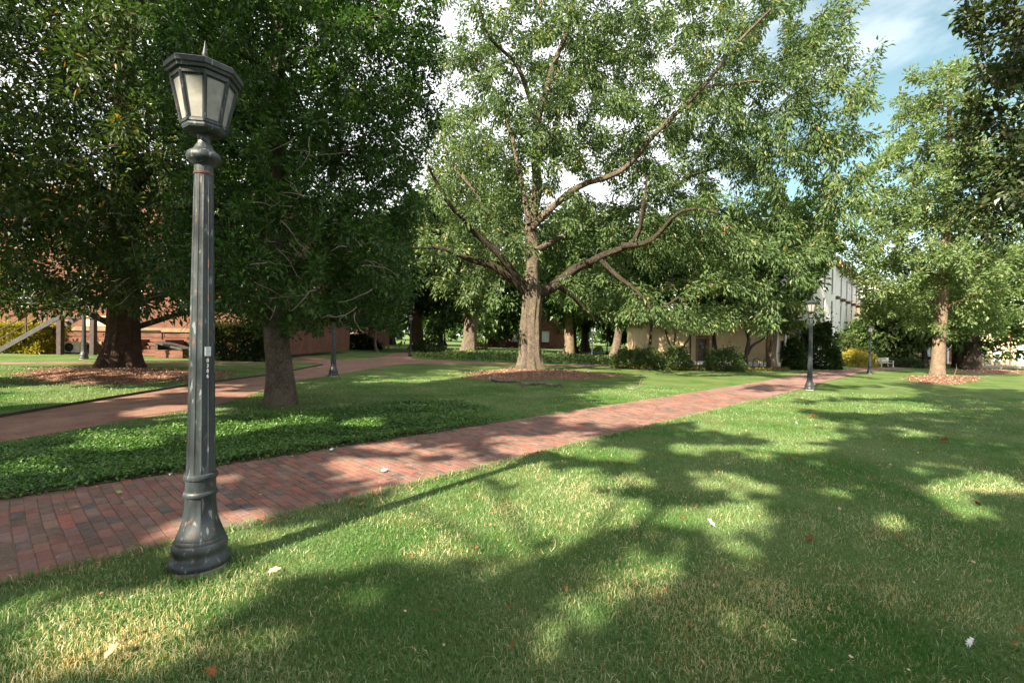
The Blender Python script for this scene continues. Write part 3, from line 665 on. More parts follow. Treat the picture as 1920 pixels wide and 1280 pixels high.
def in_lit(P):
    """does the shadow of point P fall on one of the sunny spots?"""
    h = (P[:, 2] - gz(P[:, 0])); k = h / -SUNV.z; Gx = P[:, 0] + SUNV.x * k; Gy = P[:, 1] + SUNV.y * k
    u, v = proj(np.stack([Gx, Gy, gz(Gx)], 1)); g = np.stack([Gx, Gy, 0 * Gx], 1)
    wob = (1 + .85 * snoise(g, .7, 31) + .7 * snoise(g, .25, 32)) * R.uniform(.6, 1.4, len(P)); r = np.zeros(len(P), bool)
    for cu, cv, ru, rv in LIT: r |= ((u - cu) / ru) ** 2 + ((v - cv) / rv) ** 2 < wob * 1.32
    return r

# --- the big spreading oak
OD = 24.7
def lp(pts, dz=None): return [at(u, v, OD + (0 if dz is None else dz[i])) for i, (u, v) in enumerate(pts)]
ob = gp(995, 695); OD = ob[1]; Z0 = ob.copy(); Z0[2] -= .15
oak_limbs = [
    ([Z0] + lp([(994, 670), (993, 630), (996, 590), (999, 560), (1000, 536)]), .62, .46, None),
    (lp([(1000, 556), (965, 530), (918, 500), (872, 480), (830, 469), (768, 465)], [0, -.3, -1, -1.6, -2.2, -3]), .27, .05, (0, .9)),
    (lp([(996, 548), (960, 510), (922, 463), (882, 425), (850, 390), (822, 345), (798, 300)], [0, -.6, -1.4, -2.2, -2.8, -3.4, -4]), .24, .05, (0, .92)),
    (lp([(1002, 552), (1040, 537), (1082, 500), (1130, 476), (1170, 458), (1196, 430), (1206, 385), (1215, 330)], [0, -.4, -1, -1.5, -2, -2.4, -2.8, -3.2]), .31, .05, (0, .88)),
    (lp([(1166, 460), (1205, 458), (1235, 440), (1262, 402), (1300, 390), (1350, 400)], [-2, -2.5, -3.0, -3.4, -4, -4.5]), .15, .04, (3, .62)),
    (lp([(1045, 534), (1072, 555), (1092, 580), (1130, 602), (1170, 600)], [0, .8, 1.5, 2.2, 3]), .16, .04, (3, .15)),
    (lp([(1120, 480), (1165, 525), (1200, 560), (1216, 578), (1245, 573), (1275, 556)], [-1.4, -1.8, -2.4, -2.8, -3, -3.4]), .13, .035, (3, .42)),
    (lp([(1008, 225), (1028, 150), (1044, 95), (1066, 30), (1080, -60), (1090, -160)], [0, .2, .3, .5, .8, 1]), .19, .05, (15, 1.)),
    (lp([(1007, 226), (985, 172), (962, 120), (930, 90), (906, 62), (896, 20), (888, -60)], [0, -.5, -1, -1.4, -1.8, -2, -2.3]), .14, .04, (15, .99)),
    (lp([(1000, 300), (1030, 262), (1048, 210), (1062, 150), (1085, 90)], [0, .8, 1.6, 2.4, 3]), .14, .04, (15, .78)),
    (lp([(993, 420), (968, 300), (950, 230), (940, 195), (918, 155), (888, 128), (848, 112)], [0, .8, 1.2, 1.4, 1.2, 1, .8]), .16, .035, (15, .4)),
    (lp([(998, 425), (1050, 378), (1100, 348), (1160, 325), (1215, 275), (1290, 200), (1350, 128), (1402, 65), (1445, 18)], [0, -.8, -1.4, -2, -2.6, -3.4, -4, -4.6, -5]), .19, .05, (15, .38)),
    (lp([(1290, 205), (1320, 165), (1380, 155), (1440, 160), (1500, 190)], [-3.4, -3, -3, -3, -3]), .08, .03, (11, .62)),
    (lp([(1004, 470), (1080, 430), (1180, 390), (1280, 330), (1400, 290), (1500, 280)], [0, 1.4, 2.6, 3.4, 4, 4.4]), .16, .04, (15, .25)),
    (lp([(994, 480), (940, 420), (880, 350), (840, 290), (820, 210)], [0, 2, 3.6, 4.6, 5.2]), .15, .04, (15, .22)),
    (lp([(1000, 548), (995, 500), (992, 430), (998, 340), (1004, 270), (1008, 222)], [0, .3, .4, .4, .2, 0]), .36, .21, (0, .95)),
]
oak_limbs.insert(7, oak_limbs.pop(15))          # leader ahead of the limbs that grow from it
oak_limbs = [(p_, a_, b_, q_ if q_ is None else ((7 if q_[0] == 15 else (q_[0] if q_[0] < 7 else q_[0] + 1)), q_[1])) for p_, a_, b_, q_ in oak_limbs]
def el(u, v, dz, ru, rv, rd, D=None):
    D = OD if D is None else D; s = (D + dz) / FPX; return (at(u, v, D + dz), (ru * s, rd, rv * s))
oak_els = [el(1200, 170, 1.5, 360, 300, 7.5), el(1010, 90, 1, 215, 250, 7), el(905, 300, 1.5, 115, 170, 5.5), el(1420, 300, 1, 190, 230, 6), el(1290, 440, 1.5, 260, 120, 5.5), el(1000, 390, 2, 180, 130, 6),
           el(1490, 440, -1, 115, 95, 4.5), el(1110, 530, 2, 140, 60, 5), el(875, 500, 1, 85, 75, 4.), el(1520, 150, 0, 90, 150, 4), el(1240, 580, -1, 110, 45, 3), el(840, 440, -2, 60, 60, 3), el(1570, 300, -1, 45, 90, 2.5), el(1380, 550, 0, 150, 70, 3.5), el(1450, 500, -2, 130, 80, 3), el(1540, 500, -1, 70, 60, 2.5), el(1560, 400, 0, 60, 110, 2.5), el(1590, 180, 0, 35, 80, 2), el(1500, 40, 0, 110, 90, 3.5), el(1350, 590, -1, 130, 35, 2.5), el(1480, 560, -1.5, 70, 45, 2.), el(1280, 520, 1, 170, 70, 3.5), el(1400, 500, 0, 150, 70, 3.5), el(1230, 560, 3, 150, 55, 3.5), el(1330, 610, 1, 120, 22, 2.5), el(1000, 420, -2.6, 120, 60, 1.3), el(955, 345, -3, 90, 60, 1.3), el(1040, 300, -3, 90, 70, 1.5), el(905, 545, -2, 60, 35, 1.5)]
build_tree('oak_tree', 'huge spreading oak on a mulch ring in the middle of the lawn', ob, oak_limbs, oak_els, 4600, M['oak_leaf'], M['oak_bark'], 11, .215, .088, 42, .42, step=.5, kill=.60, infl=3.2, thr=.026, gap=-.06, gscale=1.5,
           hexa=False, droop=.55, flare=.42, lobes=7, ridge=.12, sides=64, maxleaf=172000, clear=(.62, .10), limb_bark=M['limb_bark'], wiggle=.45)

# --- dark dense evergreen beside the lamp
eb = gp(525, 757); ED = eb[1]
def ep_(u, v, d=0): return at(u, v, ED + d)
e0 = eb.copy(); e0[2] -= .1
ever_limbs = [([e0, ep_(526, 735), ep_(524, 690), ep_(519, 640), ep_(514, 590), ep_(512, 520), ep_(510, 430), ep_(514, 300), ep_(520, 150), ep_(525, 0), ep_(528, -150), ep_(530, -300)], .30, .09, None)]
for kx in range(26):
    f = .42 + .5 * kx / 26; a = kx * 2.4; i_ = int(f * 11); p0 = np.array(ever_limbs[0][0][i_]); ln_ = 2.6 - .9 * f
    p1 = p0 + np.array([math.cos(a) * ln_ * .5, math.sin(a) * ln_ * .5, .25]); p2 = p0 + np.array([math.cos(a) * ln_, math.sin(a) * ln_, -.05])
    ever_limbs.append(([p0, p1, p2], .07, .025, (0, i_ / 11.)))
ever_els = [(ep_(560, 520), (2.75, 2.9, 1.35)), (ep_(590, 380), (2.7, 3.2, 1.9)), (ep_(575, 200), (3.0, 3.3, 2.1)), (ep_(600, 40), (2.9, 3.0, 2.0)), (ep_(560, -150), (2.5, 2.6, 2.2)), (ep_(690, 560), (.85, 1.4, .85)), (ep_(735, 618), (.28, .5, .42)), (ep_(430, 500), (1.2, 2.4, 1.2)), (ep_(470, 120), (1.8, 2.6, 3.4)), (ep_(770, 130), (.75, 1.5, 1.5)), (ep_(700, 330), (1.1, 1.6, 1.6)), (ep_(740, 420, -.5), (.7, 1.2, 1.2)), (ep_(720, 500), (.7, 1.2, .9)), (ep_(640, 590), (.9, 1., .4)), (ep_(520, 540, -1.6), (1.6, .8, .6)), (ep_(500, 440, -1.8), (2., .9, 1.)), (ep_(600, 480, -2), (1.8, .9, 1.2))]
build_tree('evergreen_tree', 'dark dense evergreen tree with smooth grey trunk behind the near lamp', eb, ever_limbs, ever_els, 6200, M['ever_leaf'], M['grey_bark'], 23, .098, .050, 46, .19, hexa=False, step=.28, kill=.30, infl=1.5, thr=.020, gap=-.42, gscale=.8,
           shell=2.5, droop=.0, flare=.30, lobes=3, ridge=.035, sides=24, maxleaf=152000, rtip=.0045, tb=.02)

# --- big red-barked tree at the left with fringed foliage
tb_ = gp(228, 692); TD = tb_[1]; t0 = tb_.copy(); t0[2] -= .1
def tp_(u, v, d=0): return at(u, v, TD + d)
left_limbs = [([t0, tp_(228, 680), tp_(230, 650), tp_(232, 620), tp_(232, 580), tp_(233, 500), tp_(235, 380), tp_(238, 200), tp_(240, 0), tp_(240, -200)], .58, .16, None)]
for kx in range(18):
    f = .4 + .55 * kx / 18; a = kx * 2.4 + .6; i_ = int(f * 9); p0 = np.array(left_limbs[0][0][i_]); ln_ = 6.0 - 2.0 * f
    left_limbs.append(([p0, p0 + np.array([math.cos(a) * ln_ * .5, math.sin(a) * ln_ * .5, .9]), p0 + np.array([math.cos(a) * ln_, math.sin(a) * ln_, .5])], .13, .04, (0, i_ / 9.)))
left_els = [(tp_(50, 580, -4), (2.2, 1.3, .4)), (tp_(310, 580, -4), (1.8, 1.2, .45)), (tp_(150, 585, -4), (1.6, 1.0, .3)), (tp_(100, 420, -6), (2.6, 1.4, 1.5)), (tp_(20, 330, -6), (2.6, 1.5, 1.8)), (tp_(310, 420, -5), (2.2, 1.3, 1.5)), (tp_(150, 250, -6), (2.8, 1.5, 1.6)), (tp_(30, 530, -5), (1.8, 1.2, .6)), (tp_(60, 450, -1), (3.6, 3, 1.6)), (tp_(330, 470, -2), (2.8, 2.4, 1.7)), (tp_(150, 500, -3), (2.6, 1.5, .9)), (tp_(400, 400, 0), (3, 3, 2.4)), (tp_(230, 440), (6.2, 6.0, 2.4)), (tp_(200, 220, -1), (7.0, 6.5, 3.4)), (tp_(230, 0), (6.5, 6.2, 3.6)), (tp_(60, 470, -3), (3.6, 3.2, 1.9)), (tp_(330, 530, -2), (2.6, 2.6, 1.25)), (tp_(120, 540, -1), (2.8, 2.2, .9)), (tp_(220, 540, -2.2), (2.0, 1.3, .9)), (tp_(250, 470, -3.5), (2.4, 1.2, 1.4)), (tp_(60, 200, -4), (4, 2.5, 3)), (tp_(230, 330, -5), (3.2, 1.5, 2.2)), (tp_(215, 560, -1.5), (1.4, 1.2, .55)), (tp_(240, 150, -5), (3.4, 1.6, 2.4)), (tp_(30, 560, -2), (2, 1.5, .6)), (tp_(280, 350, -4), (3, 1.5, 2)), (tp_(-100, 300, -3), (4, 4, 3.5)), (tp_(230, -200, 0), (5, 5, 3))]
build_tree('redwood_tree', 'thick red-barked tree with a flared fluted trunk at the left of the lawn', tb_, left_limbs, left_els, 9500, M['left_leaf'], M['red_bark'], 37, .19, .080, 27, .36, hexa=False, step=.42, kill=.55, infl=2.6, thr=.026, gap=-.36, gscale=1.3,
           shell=1.0, droop=.25, flare=.38, lobes=8, ridge=.10, sides=40, maxleaf=165000)

def bare_twigs(tree, base, px, dist, n, seed, mat):
    rg = np.random.default_rng(seed); mb = MB()
    for i in range(n):
        u, v = rg.uniform(px[0], px[2]), rg.uniform(px[1], px[3]); p = at(u, v, dist + rg.uniform(-.5, .5)) - base; ln_ = rg.uniform(.25, .7); a = rg.normal(0, 1, 3) * [1, .6, .5] + [0, 0, -.5]; a /= np.linalg.norm(a)
        q = [p]; 
        for k_ in range(5): a = a + rg.normal(0, .28, 3); a /= np.linalg.norm(a); q.append(q[-1] + a * ln_ / 5)
        mb.tube(q, np.linspace(.009, .004, 6), 4, cap=False)
        if rg.random() < .6: mb.tube([q[2], q[2] + (a + rg.normal(0, .6, 3)) * ln_ * .25, q[2] + (a + rg.normal(0, .6, 3)) * ln_ * .4], [.006, .005, .003], 4, cap=False)
    mb.build('bare_twigs', mat, tree)['kind'] = 'stuff'
bare_twigs(bpy.data.objects['redwood_tree'], tb_, (120, 250, 380, 590), TD - 7.0, 42, 5, M['twig'])
bare_twigs(bpy.data.objects['evergreen_tree'], eb, (420, 250, 700, 600), ED - 3.0, 30, 6, M['twig'])

# --- tree with the pale straight trunk on the right-hand lawn
rb = gp(1757, 704); RD = rb[1]; r0_ = rb.copy(); r0_[2] -= .1
def rp_(u, v, d=0): return at(u, v, RD + d)
right_limbs = [([r0_, rp_(1758, 690), rp_(1761, 640), rp_(1766, 580), rp_(1770, 520), rp_(1774, 420), rp_(1779, 300), rp_(1780, 200), rp_(1778, 130)], .43, .10, None)]
for kx in range(22):
    f = .38 + .58 * kx / 22; a = kx * 2.4; i_ = int(f * 8); p0 = np.array(right_limbs[0][0][i_]); ln_ = 5.2 - 3.2 * f
    right_limbs.append(([p0, p0 + np.array([math.cos(a) * ln_ * .5, math.sin(a) * ln_ * .5, .7]), p0 + np.array([math.cos(a) * ln_, math.sin(a) * ln_, 1.0])], .10, .03, (0, i_ / 8.)))
right_els = [el(1850, 300, 0, 80, 90, 3, RD), el(1870, 430, 0, 80, 80, 3, RD), el(1680, 490, 0, 90, 60, 3.4, RD), el(1820, 480, 1, 130, 80, 4, RD), el(1745, 175, 0, 70, 62, 2.4, RD), el(1770, 250, 0, 120, 80, 3.2, RD), el(1715, 340, 0, 125, 80, 3.6, RD), el(1660, 440, 0, 80, 60, 2.6, RD), el(1630, 430, 0, 50, 40, 2, RD), el(1800, 360, 0, 110, 90, 3.6, RD), el(1680, 410, 0, 80, 55, 3, RD), el(1770, 450, 0, 150, 60, 4.2, RD), el(1760, 520, -.5, 150, 52, 4.2, RD), el(1850, 540, 0, 95, 60, 4, RD), el(1680, 540, 0, 75, 46, 3, RD), el(1640, 560, 0, 50, 30, 2, RD), el(1770, 590, 1, 150, 45, 4, RD), el(1640, 480, 0, 40, 30, 2, RD), el(1700, 470, 0, 90, 50, 3, RD), el(1805, 170, .5, 50, 60, 2, RD)]
build_tree('tulip_tree', 'tall light green tree with a straight pale trunk on the right-hand lawn', rb, right_limbs, right_els, 4300, M['spring_leaf'], M['pale_bark'], 41, .225, .14, 44, .45, step=.55, kill=.75, infl=3., thr=.03, gap=-.05, gscale=1.5,
           droop=.1, flare=.16, lobes=5, ridge=.03, sides=24, maxleaf=85000, hexa=False)

# --- tree at the right edge whose branches hang into the picture
xb = np.array([13.6, 9.8, gz(13.6)])
def xp(u, v, d): return at(u, v, d)
edge_limbs = [([xb - [0, 0, .1], xb + [0, 0, 2], xb + [-.2, 0, 5], xb + [-.3, 0, 8], xb + [-.2, 0, 11.5]], .34, .12, None)]
for kx in range(16):
    f = .36 + .6 * kx / 16; a = 2.4 * kx + 2.2; i_ = max(2, int(f * 4)); p0 = np.array(edge_limbs[0][0][i_]); ln_ = 3.0
    edge_limbs.append(([p0, p0 + np.array([math.cos(a) * ln_ * .5, math.sin(a) * ln_ * .5, .5]), p0 + np.array([math.cos(a) * ln_, math.sin(a) * ln_, .5])], .08, .025, (0, i_ / 4.)))
edge_els = [(xp(1960, 200, 9.8), (1.35, 2.0, 1.7)), (xp(1945, 370, 9.8), (1.25, 1.7, 1.15)), (xp(1905, 60, 10.2), (.62, 1.2, .85)), (xp(1880, 320, 9.6), (.6, 1.0, .9)), (xp(1870, 410, 9.6), (.55, .8, .5)), (xp(1980, -60, 10), (1.6, 2.0, 2.0)), ((13.8, 9.6, 8), (3.0, 3.0, 4.2)), (xp(1890, 190, 9.8), (.42, .8, .6))]
build_tree('broadleaf_tree', 'dark broad-leaved tree leaning in from the right-hand edge of the photo', xb, edge_limbs, edge_els, 1700, M['edge_leaf'], M['dark_bark'], 53, .135, .075, 30, .20, hexa=False, step=.26, kill=.34, infl=1.8, thr=.018, gap=-.3, gscale=.8,
           shell=.5, droop=.1, flare=.3, maxleaf=46000, rtip=.0045)

# --- shade trees that stand behind the photographer
def shade_tree(bx, by, h, rad_, zlo, n, seed, label, gap=-.6):
    b = np.array([bx, by, gz(bx)]); lim = [([b - [0, 0, .1], b + [.1, 0, h * .25], b + [0, .2, h * .5], b + [.1, .1, h * .75], b + [0, 0, h * .95]], .42, .03, None)]
    for kx in range(16):
        f = max(.3, zlo / h) + .1 + .5 * kx / 16; a = 2.4 * kx; i_ = int(f * 4); p0 = lim[0][0][i_]; ln_ = rad_ * .75
        lim.append(([p0, p0 + np.array([math.cos(a) * ln_ * .5, math.sin(a) * ln_ * .5, .8]), p0 + np.array([math.cos(a) * ln_, math.sin(a) * ln_, .9])], .045, .015, (0, i_ / 4.)))
    els = [((bx, by, (h + zlo) / 2), (rad_, rad_, (h - zlo) / 2)), ((bx + .3 * rad_, by + .2 * rad_, zlo + .35 * (h - zlo)), (rad_ * .75, rad_ * .75, (h - zlo) * .3))]
    build_tree('shade_tree', label, b, lim, els, int(n*2.2), M['mid_leaf'], M['dark_bark'], seed, .44, .30, 26, .70, step=.75, kill=.85, infl=5, thr=.06, gap=gap, gscale=2.0, hexa=False, maxleaf=30000, cull=in_lit, tri_min=.035, group='shade trees behind the photographer')
for bx, by, h, rr, zl, n, sd, lb in ((-8.5, -8.5, 15, 6.5, 6.5, 900, 61, 'tall shade tree behind the photographer, to the left'), (-1.5, -9.5, 16, 6.5, 7.5, 900, 67, 'tall shade tree standing straight behind the photographer'),
                                   (-14.5, -2.0, 18, 6.5, 4.5, 1100, 71, 'tall shade tree beyond the left-hand edge of the photo'), (5.0, -6.0, 17, 6.0, 9.0, 700, 73, 'tall shade tree behind the photographer, to the right'),
                                   (-20., 7.5, 17, 5.0, 4.0, 700, 79, 'shade tree beyond the brick path at the far left, out of the photo')):
    shade_tree(bx, by, h, rr, zl, n, sd, lb, (-.30 if bx < -17 else -.08) if bx < -10 else -.34)
shade_tree(1.5, -3.5, 24, 7.5, 13.5, 420, 83, 'very tall airy shade tree rising directly behind the photographer', -.02)

# --- trees further back
def back_tree(name, label, u, v, top, rr, zlo, tr, leaf, bark, seed, leafL=.5, n=420, per=13, lean=0.0, dist=None, squash=1.0, group=None, fill=-.25, els=None, ml=24000, wid=.5):
    b = gp(u, v) if dist is None else np.array([(u - 960) / FPX * dist, dist, 0.0]); b[2] = gz(b[0]); h = top
    q = lambda f, s=0: b + np.array([lean * f + .25 * math.sin(seed + f * 5) * (0 if f == 0 else 1), .2 * math.cos(seed + f * 4), h * f])
    lim = [([b - [0, 0, .1], q(.06), q(.2), q(.4), q(.65), q(.92)], tr, tr * .22, None)]
    for kx in range(11):
        f = max(.25, zlo / h) + .10 + .5 * kx / 11; a = 2.4 * kx + seed; i_ = 3 if kx % 2 else 4; p0 = lim[0][0][i_]; l_ = rr * (.55 - .25 * kx / 11)
        lim.append(([p0, p0 + np.array([math.cos(a) * l_ * .5, math.sin(a) * l_ * .5, h * .05]), p0 + np.array([math.cos(a) * l_, math.sin(a) * l_, h * .06])], tr * .2, tr * .05, (0, i_ / 5.)))
    rg = np.random.default_rng(seed)
    if els is None:
        els = [(b + [lean * .5, 0, zlo + (h - zlo) * .5], (rr * .85, rr * .85, (h - zlo) * .5))]
        for kx in range(6):
            a = kx * 1.05 + seed; f = rg.uniform(.15, .7); els.append((b + [math.cos(a) * rr * .55 + lean * .4, math.sin(a) * rr * .55, zlo + (h - zlo) * f], (rr * .52, rr * .52, (h - zlo) * .22)))
    return build_tree(name, label, b, lim, els, n, leaf, bark, seed, leafL * 1.15, leafL * wid * 1.25, int(per * 1.6), leafL * 1.7, step=max(.5, rr * .11), kill=max(.6, rr * .135), infl=rr * .8, thr=.06, gap=fill, gscale=rr * .35, hexa=False, droop=.3, flare=.3, lobes=6,
                      ridge=.05, sides=16, maxleaf=ml, tri_min=.025, rtip=.012, group=group)
BT = 'trees beyond the lawn'
back_tree('oak_tree', 'pale green oak with a flared trunk behind the planting strip, left of the big oak', 877, 661, 21, 6.6, 2.9, .78, M['oak_far_leaf'], M['oak_bark'], 101, .42, 800, 17, group=BT, ml=26000)
back_tree('tree', 'tree with a pale trunk just right of the big oak, before the pinkish trunk', 1066, 664, 17, 4.6, 3.6, .62, M['mid_leaf'], M['pale_bark'], 103, .5, group=BT)
back_tree('tree', 'tree with a pinkish trunk, second trunk to the right of the big oak', 1077, 661, 19, 5., 4.4, .55, M['mid_leaf'], M['red_bark'], 105, .5, group=BT)
back_tree('tree', 'leaning tree with a patchy grey trunk beside the far left end of the round shrubs', 1152, 669, 15, 4.5, 3.2, .50, M['deep_leaf'], M['oak_bark'], 107, .45, lean=1.2, group=BT)
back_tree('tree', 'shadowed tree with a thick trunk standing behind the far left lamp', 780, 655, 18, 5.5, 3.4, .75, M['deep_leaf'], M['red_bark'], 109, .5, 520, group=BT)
back_tree('young_tree', 'slender young tree with a thin pale trunk on the lawn beyond the brick path junction', 709, 659, 8.5, 2.9, 1.9, .12, M['deep_leaf'], M['pale_bark'], 111, .3, 420, 12, group=BT)
back_tree('sapling', 'small yellow-green sapling on a bare stem left of the big oak trunk', 907, 659, 4.2, 1.3, 2.1, .07, M['spring_leaf'], M['dark_bark'], 113, .22, 110, 12)
back_tree('oak_tree', 'dark low-branched oak at the far right in front of the cream building', 1816, 692, 13, 6.4, 1.9, .85, M['mid_leaf'], M['dark_bark'], 115, .42, 900, 15, group=BT, ml=24000)
back_tree('tree', 'dark slim tree standing close behind the low-branched oak at far right', 1797, 689, 12, 3.4, 3.4, .50, M['deep_leaf'], M['dark_bark'], 117, .4, group=BT)
back_tree('slim_tree', 'slim tree with a pale straight trunk next to the bike racks', 1450, 691, 13.5, 4.2, 3.5, .30, M['mid_leaf'], M['pale_bark'], 119, .34, 900, 15, group=BT, ml=24000)
for i, (u, d_, top, rr, zl, tr, lf, lb) in enumerate((
        (640, 47, 15, 5.2, 1.6, .5, 'mid_leaf', 'spreading green tree behind the lamp at the path junction'),
        (585, 62, 17, 5.5, 2.5, .55, 'deep_leaf', 'dark tree overhanging the red brick wing'),
        (735, 70, 19, 6.5, 1.5, .6, 'mid_leaf', 'green tree filling the gap between evergreen and pale oak'),
        (830, 78, 20, 7, 1.0, .6, 'mid_leaf', 'tall green tree behind the pale oak'),
        (940, 74, 15, 6, 2.2, .5, 'mid_leaf', 'bright bushy tree seen just left of the big oak trunk'),
        (1030, 84, 22, 7.5, 3.2, .6, 'oak_far_leaf', 'tall pale tree directly behind the big oak trunk'),
        (1100, 66, 17, 5.5, 3.2, .65, 'mid_leaf', 'dark-trunked tree behind the black lamp right of the big oak'),
        (1185, 60, 15, 6, .8, .5, 'mid_leaf', 'low dense tree closing the lawn left of the tan building'),
        (1260, 78, 20, 7, 3.0, .5, 'oak_far_leaf', 'pale tree rising behind the left end of the tan building'),
        (1668, 52, 7.2, 3.4, 1.2, .3, 'oak_far_leaf', 'small yellowish tree behind the bench'),
        (1590, 84, 9, 4.5, .6, .4, 'mid_leaf', 'low tree behind the ivy mound at the end of the white building'),
        (1730, 50, 9.5, 4.2, 2.6, .3, 'oak_far_leaf', 'pale green tree right behind the pale straight trunk'),
        (1900, 92, 21, 8., 6, .5, 'mid_leaf', 'tall tree rising above the cream building at far right'),
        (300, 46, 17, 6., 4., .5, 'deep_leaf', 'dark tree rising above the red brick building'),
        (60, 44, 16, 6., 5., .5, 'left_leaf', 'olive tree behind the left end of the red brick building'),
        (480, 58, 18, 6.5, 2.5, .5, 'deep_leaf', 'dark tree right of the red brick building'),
        (-420, 40, 16, 7, 2, .5, 'left_leaf', 'olive tree beyond the left-hand edge of the photo'), (2250, 60, 17, 8, 2, .5, 'mid_leaf', 'green tree beyond the right-hand edge of the photo'))):
    back_tree('tree', lb, u, 0, top, rr, zl, tr, M[lf], M['dark_bark'], 131 + i * 2, .62 if d_ > 55 else .5, 460, 13, dist=d_, group=BT, ml=13000)
back_tree('tree', 'light green tree above the big shrub right of the brown door', 1340, 0, 10.8, 4.0, 3.4, .13, M['oak_far_leaf'], M['dark_bark'], 191, .36, 800, 14, dist=36.8, group=BT, ml=20000)
back_tree('tree', 'light green tree hanging over the left end of the tan building', 1225, 0, 11.5, 3.6, 4.2, .14, M['mid_leaf'], M['dark_bark'], 193, .36, 600, 14, dist=36.8, group=BT, ml=16000)
# far wood that closes the horizon
bxs = np.concatenate([R.uniform(-190, 190, 420)]); rows = R.uniform(118, 150, len(bxs)); vv = []; NW = 46000
ci = R.integers(0, len(bxs), NW); hh = R.uniform(7, 14, len(bxs)); d_ = rdir(NW); rr_ = R.random(NW) ** .4
Pw = np.stack([bxs[ci] + d_[:, 0] * rr_ * 4.5, rows[ci] + d_[:, 1] * rr_ * 4.5, hh[ci] * .52 + d_[:, 2] * rr_ * hh[ci] * .5 + gz(bxs[ci])], 1)
s_ = R.uniform(.9, 1.7, NW)
o = add('far_wood', leaves(Pw, rdir(NW), rdir(NW, .6), s_, s_ * .7, .15, False, np.clip(.5 + .22 * snoise(Pw, 6, 77, 2) + R.normal(0, .12, NW), 0, 1), 'far_wood'), M['mid_leaf']); tag(o, 'far-off belt of green woodland behind the buildings', 'wood', kind='stuff')

# small trees with several stems in front of the tan wall
def stem_tree(label, u, v, stems, els, seed, leaf):
    b = gp(u, v); D_ = b[1]; lim = []
    for i, (pts, r0) in enumerate(stems):
        P3 = [at(a, c, D_ + .25 * i * (k_ > 0)) for k_, (a, c) in enumerate(pts)]; lim.append((P3, r0, r0 * .4, None if i == 0 else (0, 0.0 if pts[0][1] > v - 12 else .3)))
    E = [el(a, c, 0, ru, rv, rd, D_) for a, c, ru, rv, rd in els]
    return build_tree('small_tree', label, b, lim, E, 260, leaf, M['dark_bark'], seed, .17, .085, 14, .25, step=.35, kill=.45, infl=2.2, thr=.03, gap=-.2, gscale=.8, hexa=False, droop=.4, flare=.1, ridge=.03, sides=10, maxleaf=6000, tri_min=.012)
stem_tree('small dark forked tree in front of the tan wall, just left of the bike racks', 1400, 692, [([(1400, 692), (1398, 668), (1404, 640), (1406, 600), (1408, 560)], .17), ([(1401, 664), (1410, 648), (1430, 636), (1443, 622), (1450, 600)], .12), ([(1404, 640), (1398, 620), (1390, 600)], .08)], [(1405, 560, 50, 45, 1.8), (1440, 580, 35, 35, 1.5)], 171, M['mid_leaf'])
stem_tree('small tree with several thin dark stems behind the round shrubs, left of the brown door', 1262, 686, [([(1262, 686), (1258, 655), (1250, 630), (1246, 600)], .10), ([(1262, 684), (1263, 650), (1266, 630), (1264, 600)], .08), ([(1266, 686), (1277, 655), (1290, 638), (1300, 610)], .09)], [(1255, 590, 45, 30, 1.5), (1295, 596, 36, 26, 1.4)], 173, M['mid_leaf'])
stem_tree('small dark multi-stemmed tree between the slim pale trunk and the dark round shrub', 1482, 690, [([(1482, 690), (1480, 660), (1476, 640), (1478, 615)], .06), ([(1484, 689), (1488, 660), (1492, 640), (1494, 615)], .05)], [(1482, 615, 26, 22, 1.0)], 175, M['deep_leaf'])

